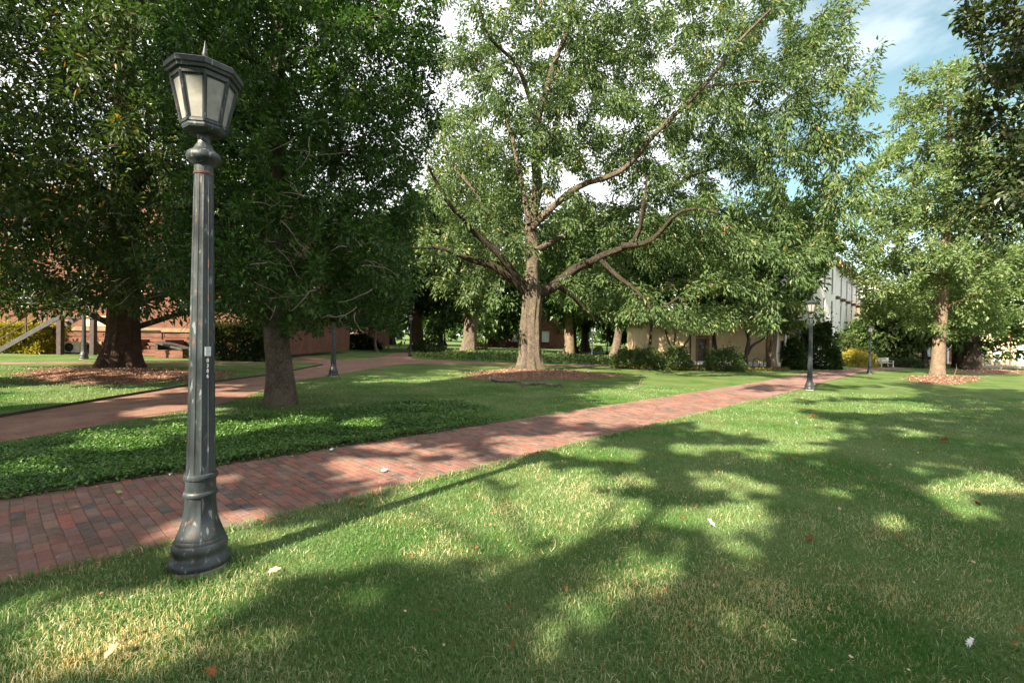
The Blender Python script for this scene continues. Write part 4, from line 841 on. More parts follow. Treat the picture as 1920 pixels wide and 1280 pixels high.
# ------------------------------------------------------------------ shrubs and hedges
def shrub(name, label, u, v, wpx, hpx, leaf, seed, n=4200, leafL=.13, depth=.8, box=False, dist=None, stems=True, cat='shrub', mix2=None, group=None, lump_=.2):
    b = gp(u, v) if dist is None else np.array([(u - 960) / FPX * dist, dist, gz((u - 960) / FPX * dist)]); D_ = b[1]; W = wpx * D_ / FPX / 2; H = hpx * D_ / FPX; Dp = W * depth if not box else min(W * depth, .8)
    t = thing(name, label, cat, tuple(b), group=group); rg = np.random.default_rng(seed); d = rg.normal(size=(n, 3)); d /= np.linalg.norm(d, axis=1, keepdims=True); d[:, 2] = np.abs(d[:, 2]) * 1.15 - .12
    if box:
        d = rg.uniform(-1, 1, (n, 3)); a_ = rg.choice(3, n, p=[.2, .4, .4]); d[np.arange(n), a_] = np.sign(d[np.arange(n), a_]); d[:, 2] = np.where(a_ == 2, 1, d[:, 2] * .5 + .5)
    else: d /= np.linalg.norm(d, axis=1, keepdims=True)
    lump = 1 + (lump_ if not box else .07) * snoise(d * np.array([W, Dp, H]), max(.25, W * .30) if not box else .6, seed, 3) + np.where(rg.random(n) < .14, rg.exponential(.10, n), 0) - (.30 if not box else .16) * rg.random(n) ** 2.5
    P = d * lump[:, None] * np.array([W, Dp, H * (.92 if not box else .98)]); P[:, 2] = np.maximum(P[:, 2], .03)
    D = d + rg.normal(0, .6, (n, 3)); Nn = d * .7 + rg.normal(0, .55, (n, 3)) + np.array([0, 0, .4]); ls = leafL * rg.uniform(.6, 1.3, n)
    ti = np.clip(.42 + .2 * snoise(P + b, .7, seed + 4, 2) + rg.normal(0, .18, n), 0, 1)
    add('crown', leaves(P, D, Nn, ls, ls * .55, .15, False, ti, 'crown'), leaf, t)
    if mix2:      # second colour of foliage towards the top
        k = rg.permutation(n)[:n // 3]; k = k[P[k, 2] > H * .62]; Q = P[k] * 1.03; Q[:, 2] += .05; ls2 = leafL * rg.uniform(.6, 1.2, len(k))
        add('new_growth', leaves(Q, D[k] + [0, 0, .8], Nn[k], ls2, ls2 * .55, .15, False, np.clip(rg.normal(.6, .2, len(k)), 0, 1), 'new_growth'), mix2, t)
    mb = MB()
    for kx in range(5 if not box else 9):
        a = kx * 2.4 + seed; x0 = (W * (-.7 + 1.4 * kx / 8)) if box else math.cos(a) * W * .12
        mb.tube([(x0, math.sin(a) * Dp * .1, -.05), (x0 + math.cos(a) * W * .16, math.sin(a) * Dp * .3, H * .4), (x0 + math.cos(a) * W * (.45 if not box else .1), math.sin(a) * Dp * .5, H * .75)], [.035, .025, .012], 5, cap=False)
    mb.build('stems', M['dark_bark'], t); return t
shrub('round_shrub', 'round green shrub at the left end of the row by the tan building', 1180, 690, 66, 38, M['oak_far_leaf'], 201, lump_=.30, group='shrubs along the tan building')
shrub('round_shrub', 'green shrub left of the brown door, in front of the thin dark stems', 1222, 693, 62, 34, M['oak_far_leaf'], 203, lump_=.30, group='shrubs along the tan building')
shrub('round_shrub', 'shadowed shrub hiding the foot of the tan wall just left of the brown door', 1268, 693, 56, 40, M['mid_leaf'], 205, lump_=.30, group='shrubs along the tan building')
shrub('round_shrub', 'big dark shrub right of the brown door in the tan wall', 1356, 695, 72, 44, M['mid_leaf'], 207, 5200, lump_=.30, group='shrubs along the tan building')
shrub('low_shrub', 'small bright green shrub at the foot of the big dark one near the forked tree', 1390, 694, 26, 15, M['spring_leaf'], 209, 1400)
shrub('dark_shrub', 'tall dark shrub between the near right lamp and the tan building', 1532, 691, 74, 88, M['deep_leaf'], 211, 12000, .21)
shrub('dark_shrub', 'dark shrub half hidden behind the thin multi-stemmed tree, left of the tall dark shrub', 1488, 692.5, 36, 58, M['deep_leaf'], 212, 5500, .2)
shrub('ivy_mound', 'high mound of ivy below the white building, behind the yellow shrub', 1628, 683, 118, 84, M['mid_leaf'], 213, 11000, .30)
shrub('ivy_mound', 'lower ivy-covered bush between the dark shrub and the high ivy mound', 1578, 684, 60, 62, M['oak_far_leaf'], 215, 6500, .26)
shrub('yellow_shrub', 'golden yellow shrub beside the far end of the brick path', 1603, 687, 74, 33, M['yellow_leaf'], 217, 5200, .12)
shrub('green_shrub', 'rounded green shrub between the golden shrub and the bench', 1642, 687, 44, 26, M['mid_leaf'], 219, 2600, .12)
shrub('yellow_hedge', 'low yellow hedge running behind the bench', 1672, 682, 70, 18, M['yellow_leaf'], 221, 3400, .15, box=True, cat='hedge')
shrub('low_hedge', 'low dark green hedge right of the bench', 1702, 689, 52, 18, M['deep_leaf'], 223, 3000, .13)
shrub('purple_hedge', 'purple-brown low hedge behind the pale straight trunk', 1728, 687, 62, 17, M['dusky_leaf'], 225, 3000, .14, box=True, cat='hedge')
shrub('yellow_hedge', 'yellow-leaved bush against the tan end of the cream building', 1718, 679, 44, 16, M['yellow_leaf'], 227, 2200, .18, cat='hedge')
shrub('yellow_hedge', 'yellow-green hedge behind the steel staircase of the brick building', 38, 661, 124, 50, M['yellow_leaf'], 229, 14000, .14, box=True, cat='hedge')
shrub('clipped_hedge', 'broad clipped dark hedge with bronze tips beside the smooth grey trunk', 446, 675, 122, 60, M['deep_leaf'], 231, 15000, .17, box=True, cat='hedge', mix2=M['bronze_leaf'])
shrub('clipped_hedge', 'low dark hedge at the foot of the red brick wing, left of the lamp', 580, 652, 62, 24, M['deep_leaf'], 233, 4500, .3, cat='hedge')
shrub('clipped_hedge', 'low dark hedge right of the lamp, in front of the red brick wing', 668, 654, 84, 26, M['deep_leaf'], 235, 4500, .3, cat='hedge')
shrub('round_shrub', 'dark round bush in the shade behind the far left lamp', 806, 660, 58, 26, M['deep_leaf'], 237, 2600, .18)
shrub('round_shrub', 'yellowish low bush on the far lawn between the pale oak and the sapling', 896, 655, 34, 14, M['bronze_leaf'], 239, 1800, .16)
shrub('round_shrub', 'small bright green bush behind the black lamp right of the big oak', 1122, 659, 18, 10, M['spring_leaf'], 241, 1200, .16)
shrub('round_shrub', 'small dark bush at the foot of the pinkish far trunk', 1092, 659, 28, 12, M['deep_leaf'], 243, 1200, .16)
# knee-high planting strip beyond the lawn
STRIP = [(768, 669), (875, 664.5), (960, 666), (1040, 669), (1110, 672), (1160, 678), (1160, 685.5), (1040, 681), (960, 679), (862, 676), (778, 671.5)]
X, Y = scatter_px(9000, STRIP, 0.0); n = len(X); hs = snoise(np.stack([X, Y, 0 * X], 1), 1.3, 51, 2)
P = np.stack([X, Y, gz(X) + np.clip(.22 + .12 * hs + R.normal(0, .07, n), .02, .5)], 1); s_ = R.uniform(.14, .26, n)
o = add('strip_planting', leaves(P, rdir(n, .3), rdir(n) * .5 + [0, 0, 1.], s_, s_ * .6, .12, False, np.clip(.45 + .2 * hs + R.normal(0, .18, n) + .35 * (X < -3.5), 0, 1), 'strip_planting'), M['mid_leaf']); tag(o, 'knee-high leafy planting strip behind the big oak', 'ground cover', kind='stuff')
X, Y = scatter_px(2600, [(1150, 689), (1215, 691), (1400, 694), (1480, 693), (1480, 696), (1400, 697), (1215, 694.5), (1150, 691)], 0.0); n = len(X)
P = np.stack([X, Y, gz(X) + R.uniform(.02, .2, n)], 1); s_ = R.uniform(.08, .16, n)
o = add('border_planting', leaves(P, rdir(n, .3), rdir(n) * .5 + [0, 0, 1.], s_, s_ * .6, .12, False, np.clip(R.normal(.6, .25, n), 0, 1), 'border_planting'), M['bronze_leaf']); tag(o, 'sparse low border plants before the shrubs', 'ground cover', kind='stuff')

# ------------------------------------------------------------------ mulch rings
def mulch(u, v, ru, rv, seed, nchip=2600, cs=.06):
    rg = np.random.default_rng(seed); ring = []
    for a in np.linspace(0, 2 * math.pi, 40, endpoint=False):
        w_ = 1 + .13 * math.sin(a * 3 + seed) + .10 * math.sin(a * 7 + 2 * seed) + .06 * math.sin(a * 13 + seed); ring.append(gp(u + ru * w_ * math.cos(a), v + rv * w_ * math.sin(a) + (0 if True else 0)))
    c = np.mean(ring, 0); V = [c + [0, 0, .16]]; q = []; t = []
    for f, z in ((.5, .11), (.85, .05), (1.0, .004)):
        for p in ring: V.append(c + (p - c) * f + np.array([0, 0, z]))
    n = 40
    for k in range(n):
        t.append([0, 1 + k, 1 + (k + 1) % n])
        for r_ in range(2): a = 1 + r_ * n; q.append([a + k, a + n + k, a + n + (k + 1) % n, a + (k + 1) % n])
    o = add('mulch_bed', mesh_of('mulch_bed', np.array(V), np.array(q)[:, ::1], np.array(t), smooth=True), M['mulch']); o['kind'] = 'structure'
    f = np.sqrt(rg.random(nchip)) * np.where(rg.random(nchip) < .12, 1.28, 1.0); k = rg.integers(0, 40, nchip); P = c + (np.array(ring)[k] - c) * (f * 1.06)[:, None]; P += rg.normal(0, .12, P.shape) * [1, 1, 0]
    P[:, 2] = gz(P[:, 0]) + np.interp(f, [0, .5, .85, 1.06, 1.35], [.17, .12, .06, .02, .03]) + rg.uniform(0, .015, nchip)
    s_ = cs * rg.uniform(.5, 1.6, nchip); me = leaves(P, rg.normal(size=(nchip, 3)) * [1, 1, .25], rg.normal(size=(nchip, 3)) * .4 + [0, 0, 1.], s_ * 1.5, s_ * .55, .1, False, rg.random(nchip), 'mulch_chips')
    o = add('mulch_chips', me, M['chip']); tag(o, 'loose bark chips on the mulch round a trunk', 'mulch', kind='stuff')
mulch(*MULCH[0], 1, 5000, .045); mulch(*MULCH[1], 2, 6500, .04); mulch(*MULCH[2], 3, 3000, .055)
mulch(1850, 697, 72, 3.6, 5, 1200, .08)

# ------------------------------------------------------------------ lamp posts
def lamp(label, base, near=False):
    t = thing('lamp_post', label, 'lamp post', tuple(base), group='iron lamp posts on the campus lawn'); lm = M['lamp']; t.scale = (.83, .83, .985)
    a0 = math.atan2(-base[1], -base[0])                       # a rib of the lantern faces the visitor
    MB().lathe([(.195, -.1), (.195, .035), (.192, .05)], 40).build('footing', M['concrete'], t, True)
    ribs = lambda a, z: 1 - .10 * np.clip((z - .26) / .1, 0, 1) * np.clip((.56 - z) / .08, 0, 1) * (0.5 - .5 * np.cos((a - a0) * 8)) ** .35
    MB().lathe([(.222, .05), (.228, .065), (.228, .085), (.216, .105), (.198, .125), (.197, .145), (.205, .165), (.206, .185), (.196, .205), (.186, .215), (.186, .23), (.176, .245)], 64).build('base_moulding', lm, t, True)
    bell = [(.178, .245)] + [(.113 + .065 * (1 - i / 13.) ** 2.3, .25 + .30 * i / 13.) for i in range(14)] + [(.112, .60)]
    MB().lathe(bell, 96, ribs).build('base', lm, t, True)
    MB().lathe([(.112, .53), (.124, .535), (.128, .55), (.122, .565), (.113, .57), (.111, .60), (.112, .65), (.122, .655), (.128, .67), (.122, .69), (.110, .695)], 48).build('collar', lm, t, True)
    fl = lambda a, z: 1 - .085 * np.clip((z - .72) / .06, 0, 1) * np.clip((2.80 - z) / .05, 0, 1) * np.abs(np.sin((a - a0) * 6)) ** .5 * (np.abs(np.sin((a - a0) * 6)) > .25)
    zz = np.linspace(.69, 2.86, 26); MB().lathe([(.107 - (.107 - .069) * (z - .69) / 2.17, z) for z in zz], 144, fl).build('column', lm, t, True)
    MB().lathe([(.069, 2.795), (.0745, 2.80), (.0745, 2.812), (.069, 2.817)], 32).build('band', M['rust'], t, True)
    MB().lathe([(.068, 2.855), (.075, 2.87), (.112, 2.89), (.127, 2.91), (.129, 2.925), (.118, 2.95), (.085, 2.97), (.072, 2.985), (.066, 3.0), (.05, 3.02), (.045, 3.05), (.055, 3.075), (.075, 3.09)], 48).build('capital', lm, t, True)
    o8 = dict(n=8, phase=a0)
    fr = MB().lathe([(.07, 3.075), (.125, 3.085), (.15, 3.10), (.158, 3.115), (.158, 3.13), (.166, 3.135), (.166, 3.155), (.150, 3.16)], **o8)
    fr.build('lantern_base', lm, t)
    frame = MB().lathe([(.218, 3.425), (.240, 3.43), (.240, 3.46), (.2, 3.465)], **o8).build('lantern_frame', lm, t)
    zb, zt, rb_, rt_ = 3.14, 3.44, .158, .232
    for i in range(8):
        a = a0 + i * math.pi / 4; p0 = np.array([math.cos(a) * rb_, math.sin(a) * rb_, zb]); p1 = np.array([math.cos(a) * rt_, math.sin(a) * rt_, zt])
        MB().tube([p0, p1], [.0135, .0135], 6).build('rib', lm, frame)
        b = a0 + (i + .5) * math.pi / 4; cb = math.cos(math.pi / 8); n_ = np.array([math.cos(b), math.sin(b), 0]); s = np.array([-math.sin(b), math.cos(b), 0]); v = []
        for off in (0, -.006):
            for (r_, z) in ((rb_ * .97, zb), (rt_ * .97, zt)):
                for sg in (-1, 1): v.append(n_ * (r_ * cb + off) + s * sg * r_ * math.sin(math.pi / 8) * .95 + np.array([0, 0, z]))
        MB()._add(np.array(v), [[0, 1, 3, 2], [5, 4, 6, 7], [0, 4, 5, 1], [2, 3, 7, 6], [0, 2, 6, 4], [1, 5, 7, 3]]).build('pane', M['pane'], t)
        # slim inner bead round the pane
        v0, v1, v2, v3 = [np.array(v[j]) + n_ * .004 for j in (0, 1, 3, 2)]; c_ = (v0 + v1 + v2 + v3) / 4; e = [c_ + (q - c_) * .90 for q in (v0, v1, v2, v3)]
        bd = MB()
        for j in range(4): bd.tube([e[j], e[(j + 1) % 4]], [.006, .006], 4)
        bd.build('bead', lm, frame)
    MB().lathe([(.236, 3.461), (.262, 3.466), (.268, 3.482), (.284, 3.490), (.286, 3.522), (.270, 3.532), (.18, 3.565), (.09, 3.595), (.045, 3.605)], **o8).build('roof', lm, t)
    MB().lathe([(.030, 3.60), (.040, 3.61), (.038, 3.625), (.020, 3.635), (.024, 3.65), (.018, 3.665), (.010, 3.70), (.003, 3.745)], 16).build('finial', lm, t, True)
    if near:
        an = a0 + rad(25); nrm = np.array([math.cos(an), math.sin(an), 0])
        cu = bpy.data.curves.new('number', 'FONT'); cu.body = '0\n3\n8\n6'; cu.size = .036; cu.align_x = 'CENTER'; cu.align_y = 'CENTER'; cu.space_line = 1.02; cu.extrude = .0006; cu.offset = .0006; cu.resolution_u = 4
        tmp = bpy.data.objects.new('number', cu); me = bpy.data.meshes.new_from_object(tmp); bpy.data.objects.remove(tmp); rz = .0965
        add('number', me, M['white'], t, tuple(nrm * rz + [0, 0, 1.435]), (math.pi / 2, 0, an + math.pi / 2))
        st = MB().box((0, 0, 0), (.046, .003, .064)).build('sticker', M['sticker'], t, loc=tuple(nrm * (rz - .0005) + [0, 0, 1.555]), rot=(0, 0, an + math.pi / 2))
        ln = MB()
        for j in range(6): ln.box((R.uniform(-.004, .004), -.0022, .022 - j * .009), (R.uniform(.022, .036), .001, .0022))
        ln.build('print', M['ink'], st)
    return t
lamp('tall weathered iron lamp post numbered 0386 in the left foreground', LP, True)
proto = lamp('dark iron lamp post on the right beside the brick path', gp(1518, 731)); proto['label'] = 'dark iron lamp post standing at the right-hand edge of the brick path'
LB = proto.location.copy()
for u, v, lb, top in ((1630, 701, 'sunlit grey lamp post near the bench at the far end of the path', 607), (625, 705.5, 'black lamp post with its lantern hidden in evergreen leaves at the path junction', None),
                 (157, 673, 'lamp post in front of the red brick building with its lantern hidden in leaves', None), (769, 668.5, 'slim sunlit lamp post behind the path junction, at the left end of the planting strip', 588),
                 (1110, 669, 'small black lamp post in the shade right of the big oak trunk', 612), (1138, 664, 'small sunlit grey lamp post left of the leaning patchy trunk', 615)):
    c = copy_tree(proto); p = gp(u, v); c.location = tuple(p); c['label'] = lb
    c.rotation_euler.z = math.atan2(-p[1], -p[0]) - math.atan2(-LB[1], -LB[0])
    if top: f = ((v - top) * p[1] / FPX) / 3.75; c.scale = (f * .83, f * .83, f)

# ------------------------------------------------------------------ buildings
def wall_cells(mb, x0, x1, z0, z1, th, ops, y0=0.0):
    """a wall x0..x1, z0..z1, front at y0, cut by rectangular openings (x0, x1, z0, z1)"""
    xs = sorted(set([x0, x1] + [o[0] for o in ops] + [o[1] for o in ops])); xs = [x for x in xs if x0 <= x <= x1]
    for a, b in zip(xs[:-1], xs[1:]):
        m = (a + b) / 2; cut = sorted([(o[2], o[3]) for o in ops if o[0] < m < o[1]]); z = z0
        for c0, c1 in cut + [(z1, z1)]:
            if c0 - z > .01: mb.box((m, y0 + th / 2, (z + c0) / 2), (b - a, th, c0 - z))
            z = max(z, c1)
def window(t, x, z, w_, h_, y=0.0, frame='whitewall', glass='glass_dark', bars=(1, 2), sill='stone', name='window'):
    """window > pane, frame, sill; x, z is the lower left corner of the opening"""
    fm = MB(); f = .06
    fm.box((x + w_ / 2, y + .13, z + f / 2), (w_, .08, f)).box((x + w_ / 2, y + .13, z + h_ - f / 2), (w_, .08, f))
    for xx in (x + f / 2, x + w_ - f / 2): fm.box((xx, y + .13, z + h_ / 2), (f, .076, h_ - 2 * f))
    for i in range(1, bars[0] + 1): fm.box((x + w_ * i / (bars[0] + 1), y + .135, z + h_ / 2), (.03, .05, h_ - 2 * f))
    for i in range(1, bars[1] + 1): fm.box((x + w_ / 2, y + .137, z + h_ * i / (bars[1] + 1)), (w_ - 2 * f, .04, .03))
    o = fm.build(name, M[frame], t)
    MB().box((x + w_ / 2, y + .165, z + h_ / 2), (w_ - .02, .02, h_ - .02)).build('pane', M[glass], o)
    if sill: MB().box((x + w_ / 2, y - .03, z - .05), (w_ + .16, .22, .10)).build('sill', M[sill], o)
    return o

# red brick building at the left
b0 = np.array([-36.0, 27.6]); bz = gz(-24)
t = thing('brick_building', 'red brick building with a sandstone band behind the red-barked tree', 'building', (b0[0], b0[1], bz))
XL = lambda u: (u - 960) / FPX * 27.6 - b0[0]
ops = []; wins = []
for i in range(7):
    x = 1.2 + i * 3.1
    if x + 1.2 < 22: wins.append((x, 2.6, 1.15, 2.0)); wins.append((x, 6.0, 1.15, 1.9))
wins.append((XL(308), .98, XL(337) - XL(308), .48))
ops = [(x, x + w_, z, z + h_) for x, z, w_, h_ in wins]
mb = MB(); wall_cells(mb, 0, 22.6, 1.52, 9, .4, [(a, b, max(c, 1.52), d) for a, b, c, d in ops if d > 1.53]); mb.box((22.4, 6.2, 4.5), (.4, 11.6, 9)); mb.box((.2, 6.2, 4.5), (.4, 11.6, 9)); mb.build('wall', M['wall_brick'], t)
mb = MB(); z = 0.0                                    # banded brick base: courses with recessed joints
while z < 1.26:
    wall_cells(mb, 0, 22.6, z, min(z + .29, 1.26), .40, [o_ for o_ in ops if o_[2] < 1.3 and o_[2] < z + .27 and o_[3] > z]); 
    z += .32
mb.box((11.3, .21, .65), (22.5, .37, 1.28)); mb.build('banded_base', M['wall_brick'], t)
MB().box((11.3, .15, 1.39), (22.9, .46, .24)).box((11.3, .14, 1.285), (22.8, .38, .05)).build('stone_band', M['stone'], t)
MB().box((11.3, 6, 9.2), (23.6, 13, .4)).build('cornice', M['stone'], t)
MB().box((11.3, 6, 9.7), (22.4, 11.6, .6)).build('roof', M['slate'], t)
for x, z, w_, h_ in wins: window(t, x, z, w_, h_, sill='stone' if z > 1.2 else None, bars=(1, 3) if z > 1.2 else (1, 0))
MB().box(((XL(163) + XL(203)) / 2, -.04, 1.83), (XL(203) - XL(163), .08, .60)).build('render_panel', M['tan'], t)
for a_, b_ in ((XL(150), XL(192)), (XL(70), XL(108))): MB().box(((a_ + b_) / 2, -.03, .58), (b_ - a_, .06, .22)).build('stone_block', M['stone'], t)
MB().box((XL(112), -.05, .62), (.30, .10, .34)).box((XL(112), -.11, .62), (.2, .02, .22)).build('meter_box', M['sticker'], t)
# steel staircase
sx0, sx1, sy = (12 - 960) / FPX * 25.2, (132 - 960) / FPX * 25.2, 25.2
t = thing('steel_staircase', 'rusty steel staircase with handrails in front of the yellow-green hedge', 'staircase', (sx0, sy, gz(sx0))); LX = sx1 - sx0; HT = 1.95; an_ = math.atan2(HT, LX)
for yy in (-.55, .55):
    MB().box((LX / 2, yy, HT / 2 + .02), (math.hypot(LX, HT), .05, .24), ry=-an_).build('stringer', M['steel'], t)
for i in range(10): MB().box((LX * (i + .6) / 10.5, 0, HT * (i + 1) / 10.5), (.27, 1.02, .04)).build('tread', M['iron'], t)
for yy in (-.55, .55):
    for x in (0, LX * .47, LX): MB().box((x, yy, HT * x / LX + .52), (.055, .055, 1.08)).build('rail_post', M['iron'], t)
    for dz in (1.05, .58): MB().tube([(0, yy, dz), (LX, yy, HT + dz)], [.03, .03], 8).build('handrail', M['iron'], t)
    for dz in (1.05, .58): MB().tube([(LX, yy, HT + dz), (LX + 1.7, yy, HT + dz)], [.03, .03], 8).build('handrail', M['iron'], t)
    MB().box((LX + 1.7, yy, HT + .52), (.055, .055, 1.08)).build('rail_post', M['iron'], t)
MB().box((LX + .85, 0, HT - .05), (1.7, 1.25, .10)).build('landing', M['iron'], t)
for x in (LX - .1, LX + 1.6): MB().box((x, -.45, HT / 2 - .06), (.22, .22, HT - .08)).build('support_post', M['iron'], t)
# brick steps, sloping steel hatch, condenser
u0 = (256 - 960) / FPX * 26.2; t = thing('brick_steps', 'dark red brick steps against the wall right of the red-barked trunk', 'steps', (u0, 26.2, gz(u0)))
for i in range(5): MB().box((.75, i * .26, .09 + i * .18), (1.6, .30, .17), bev=.01).build('step', M['wall_brick'], t)
for x in (-.12, 1.62): MB().box((x, .55, .45), (.2, 1.5, .9)).build('cheek_wall', M['wall_brick'], t)
u0 = (303 - 960) / FPX * 25.8; t = thing('cellar_hatch', 'sloping steel hatch on a low kerb beside the brick steps', 'hatch', (u0, 25.8, gz(u0)))
MB().box((.72, 0, .62), (1.5, 1.0, .09), ry=rad(14)).build('door_leaf', M['steel'], t); MB().box((.72, 0, .2), (1.45, .9, .4)).build('kerb', M['wall_brick'], t); MB().box((.06, 0, .6), (.12, .9, .4)).build('upstand', M['iron'], t)
MB().tube([(.5, -.3, .78), (.5, -.2, .84), (.5, .0, .84), (.5, .1, .78)], [.015] * 4, 6).build('handle', M['iron'], t)
u0 = (139 - 960) / FPX * 26.4; t = thing('condenser_unit', 'beige air conditioning unit with a round black fan beside the staircase post', 'air conditioner', (u0, 26.4, gz(u0)))
MB().box((0, 0, .36), (.84, .32, .58), bev=.02).build('casing', M['plastic'], t)
f_ = MB(); f_.lathe([(.0, 0), (.235, 0), (.24, .012), (.225, .03)], 28); fo = f_.build('fan_grille', M['fan'], t, loc=(-.12, -.163, .36), rot=(math.pi / 2, 0, 0))
for x in (-.3, .3): MB().box((x, 0, .035), (.08, .3, .07)).build('foot', M['iron'], t)

# red brick wing further back
t = thing('brick_wing', 'far red brick wing glimpsed between the hedges behind the path junction', 'building', (-27., 55., gz(-22))); wl = [(1.2, 1.1, 1.1, 1.9), (4.6, 1.1, 1.1, 1.9), (7.9, 1.5, .9, 1.6), (1.2, 4.6, 1.1, 1.9), (4.6, 4.6, 1.1, 1.9), (7.9, 4.6, 1.1, 1.9)]
mb = MB(); wall_cells(mb, 0, 10.5, 0, 8, .4, [(a, a + c, b, b + d) for a, b, c, d in wl]); mb.box((10.3, 5, 4), (.4, 9.2, 8)); mb.box((.2, 5, 4), (.4, 9.2, 8)); mb.build('wall', M['wall_brick'], t)
for a, b, c, d in wl: window(t, a, b, c, d)
MB().box((5.25, 4.8, 8.2), (11.2, 10.4, .4)).build('roof', M['slate'], t)
t = thing('brick_house', 'distant red-brown brick house seen between the sapling and the big oak trunk', 'building', (-4.5, 80., gz(0))); wl = [(1.5, 1.0, 1.2, 1.8), (4.4, 1.0, 1.2, 1.8), (9.5, 1.0, 1.2, 1.8)]
mb = MB(); wall_cells(mb, 0, 15, 0, 6, .4, [(a, a + c, b, b + d) for a, b, c, d in wl]); mb.box((.2, 5, 3), (.4, 9.2, 6)); mb.box((14.8, 5, 3), (.4, 9.2, 6)); mb.build('wall', M['wall_brick'], t)
for a, b, c, d in wl: window(t, a, b, c, d, glass='glass_pale')
MB().box((7.5, 5, 6.2), (16, 11, .4)).build('roof', M['slate'], t)

# tan annex
AX0 = (1212 - 960) / FPX * 38.; t = thing('tan_annex', 'low tan stucco building with a brown door behind the shrubs', 'building', (AX0, 38., gz(17))); XA = lambda u: (u - 960) / FPX * 38. - AX0; XW = XA(1492); ZG = gz(17)
dx0, dx1 = XA(1309), XA(1327); wa = [(XA(1462), .35, .55, 1.7)]
mb = MB(); wall_cells(mb, 0, XW, 0, 3.15, .4, [(dx0, dx1, .12, 2.15)] + [(a, a + c, b, b + d) for a, b, c, d in wa]); mb.box((.2, 3.4, 1.575), (.4, 5.9, 3.15)); mb.box((XW - .2, 3.4, 1.575), (.4, 5.9, 3.15)); mb.build('wall', M['tan'], t)
MB().box((XW / 2, -.02, .17), (XW + .04, .06, .34)).build('plinth', M['whitewall'], t)
o = MB().box(((dx0 + dx1) / 2, .3, 1.13), (dx1 - dx0, .06, 2.0)).build('door', M['brown_door'], t)
MB().box(((dx0 + dx1) / 2, .26, 1.55), (.34, .03, .42)).build('pane', M['glass_dark'], o); MB().tube([(dx1 - .12, .25, 1.0), (dx1 - .12, .2, 1.0), (dx1 - .12, .2, 1.15), (dx1 - .12, .25, 1.15)], [.015] * 4, 6).build('handle', M['steel'], o)
MB().box(((dx0 + dx1) / 2, -.03, 2.27), (dx1 - dx0 + .3, .12, .2)).box((dx0 - .08, -.02, 1.08), (.14, .08, 2.1)).box((dx1 + .08, -.02, 1.08), (.14, .08, 2.1)).build('door_surround', M['stone'], t)
for u in (1294, 1336): MB().tube([(XA(u), -.09, .05), (XA(u), -.09, 2.9)], [.055, .055], 8).build('downpipe', M['iron'], t)
for u in (1440, 1455, 1473): MB().box((XA(u), -.06, 1.5), (.22, .16, 3.0)).build('pilaster', M['whitewall'] if u > 1450 else M['stone'], t)
for a, b, c, d in wa: window(t, a, b, c, d, frame='iron', sill=None)
MB().box((XW / 2, 2.9, 3.28), (XW + .8, 7.4, .26)).build('eave_beam', M['beam'], t); MB().box((XW / 2, 3.0, 3.47), (XW + .7, 7.2, .12)).build('roof', M['stone'], t)

# white three-storey building, its long front runs away from the visitor
dW = np.array([.67, .742]); cW = np.array([45.6, 63.]); LW = 32.0; sW = cW - dW * LW; aW = math.atan2(dW[1], dW[0])
t = thing('white_building', 'long white three-storey building with terracotta eaves behind the trees', 'building', (sW[0], sW[1], gz(34)), aW)
KB = LW - 21.5; wl = []
for i in range(9):
    x = LW - 3.7 - i * 3.9 - .55
    if x > .5 and not (KB - 1.3 < x < KB + .3):
        wl += [(x, 7.0, .85, 2.2, 1 if x > KB else 0), (x, 3.9, .85, 2.3, 0), (x, .9, .85, 2.1, 0)]
for nm, x0, x1, hh_, yb in (('wall', KB, LW, 9.9, 0.0), ('wall', 0, KB, 11.2, -.35)):
    mb = MB(); wall_cells(mb, x0, x1, 0, hh_, .45, [(a, a + c, b, b + d) for a, b, c, d, s in wl if x0 < a < x1], yb)
    if x0 == 0: mb.box((.2, 6.9, hh_ / 2), (.4, 13.6, hh_)); mb.box((x1 - .2, .07 + 6.9, hh_ / 2 + 4.9), (.4, 13.6, hh_ - 9.8))
    else: mb.box((x1 - .2, 7.2, hh_ / 2), (.4, 13.5, hh_)); mb.box(((x0 + x1) / 2, 13.8, hh_ / 2), (x1 - x0, .4, hh_))
    mb.build('wall', M['whitewall'], t)
    mb = MB(); mb.box(((x0 + x1) / 2, 6.6 + yb, hh_ + .12), (x1 - x0 + (.9 if x0 else 1.2), 15.0, .22)); mb.build('eaves', M['red_trim'] if x0 else M['beam'], t)
    mb = MB(); xm0, xm1 = x0 - .3, x1 + .3; e0_, e1_, rz_ = -.9 + yb, 14.2, hh_ + 2.6
    mb._add(np.array([(xm0, e0_, hh_ + .235), (xm1, e0_, hh_ + .235), (xm1, e1_, hh_ + .235), (xm0, e1_, hh_ + .235), (xm0 + 4, 6.6, rz_), (xm1 - 4, 6.6, rz_)]), [[0, 1, 5, 4], [2, 3, 4, 5]], [[1, 2, 5], [3, 0, 4]]).build('roof', M['tile_roof'], t)
for a, b, c, d, s in wl:
    yb = 0.0 if a > KB else -.35; wo = window(t, a, b, c, d, y=yb, frame='iron', bars=(1, 2), sill='whitewall')
    if s: MB().box((a + c / 2, yb - .2, b - .22), (c + .4, .4, .26)).build('planter_box', M['beam'], wo)
wl = [(y_, z_) for y_ in (2.2, 6.2, 10.2) for z_ in (4.2, 7.6)]
for y_, z_ in wl:
    MB().box((-.03, y_ + .6, z_ + 1.0), (.06, 1.1, 2.0)).build('end_window', M['glass_dark'], t)

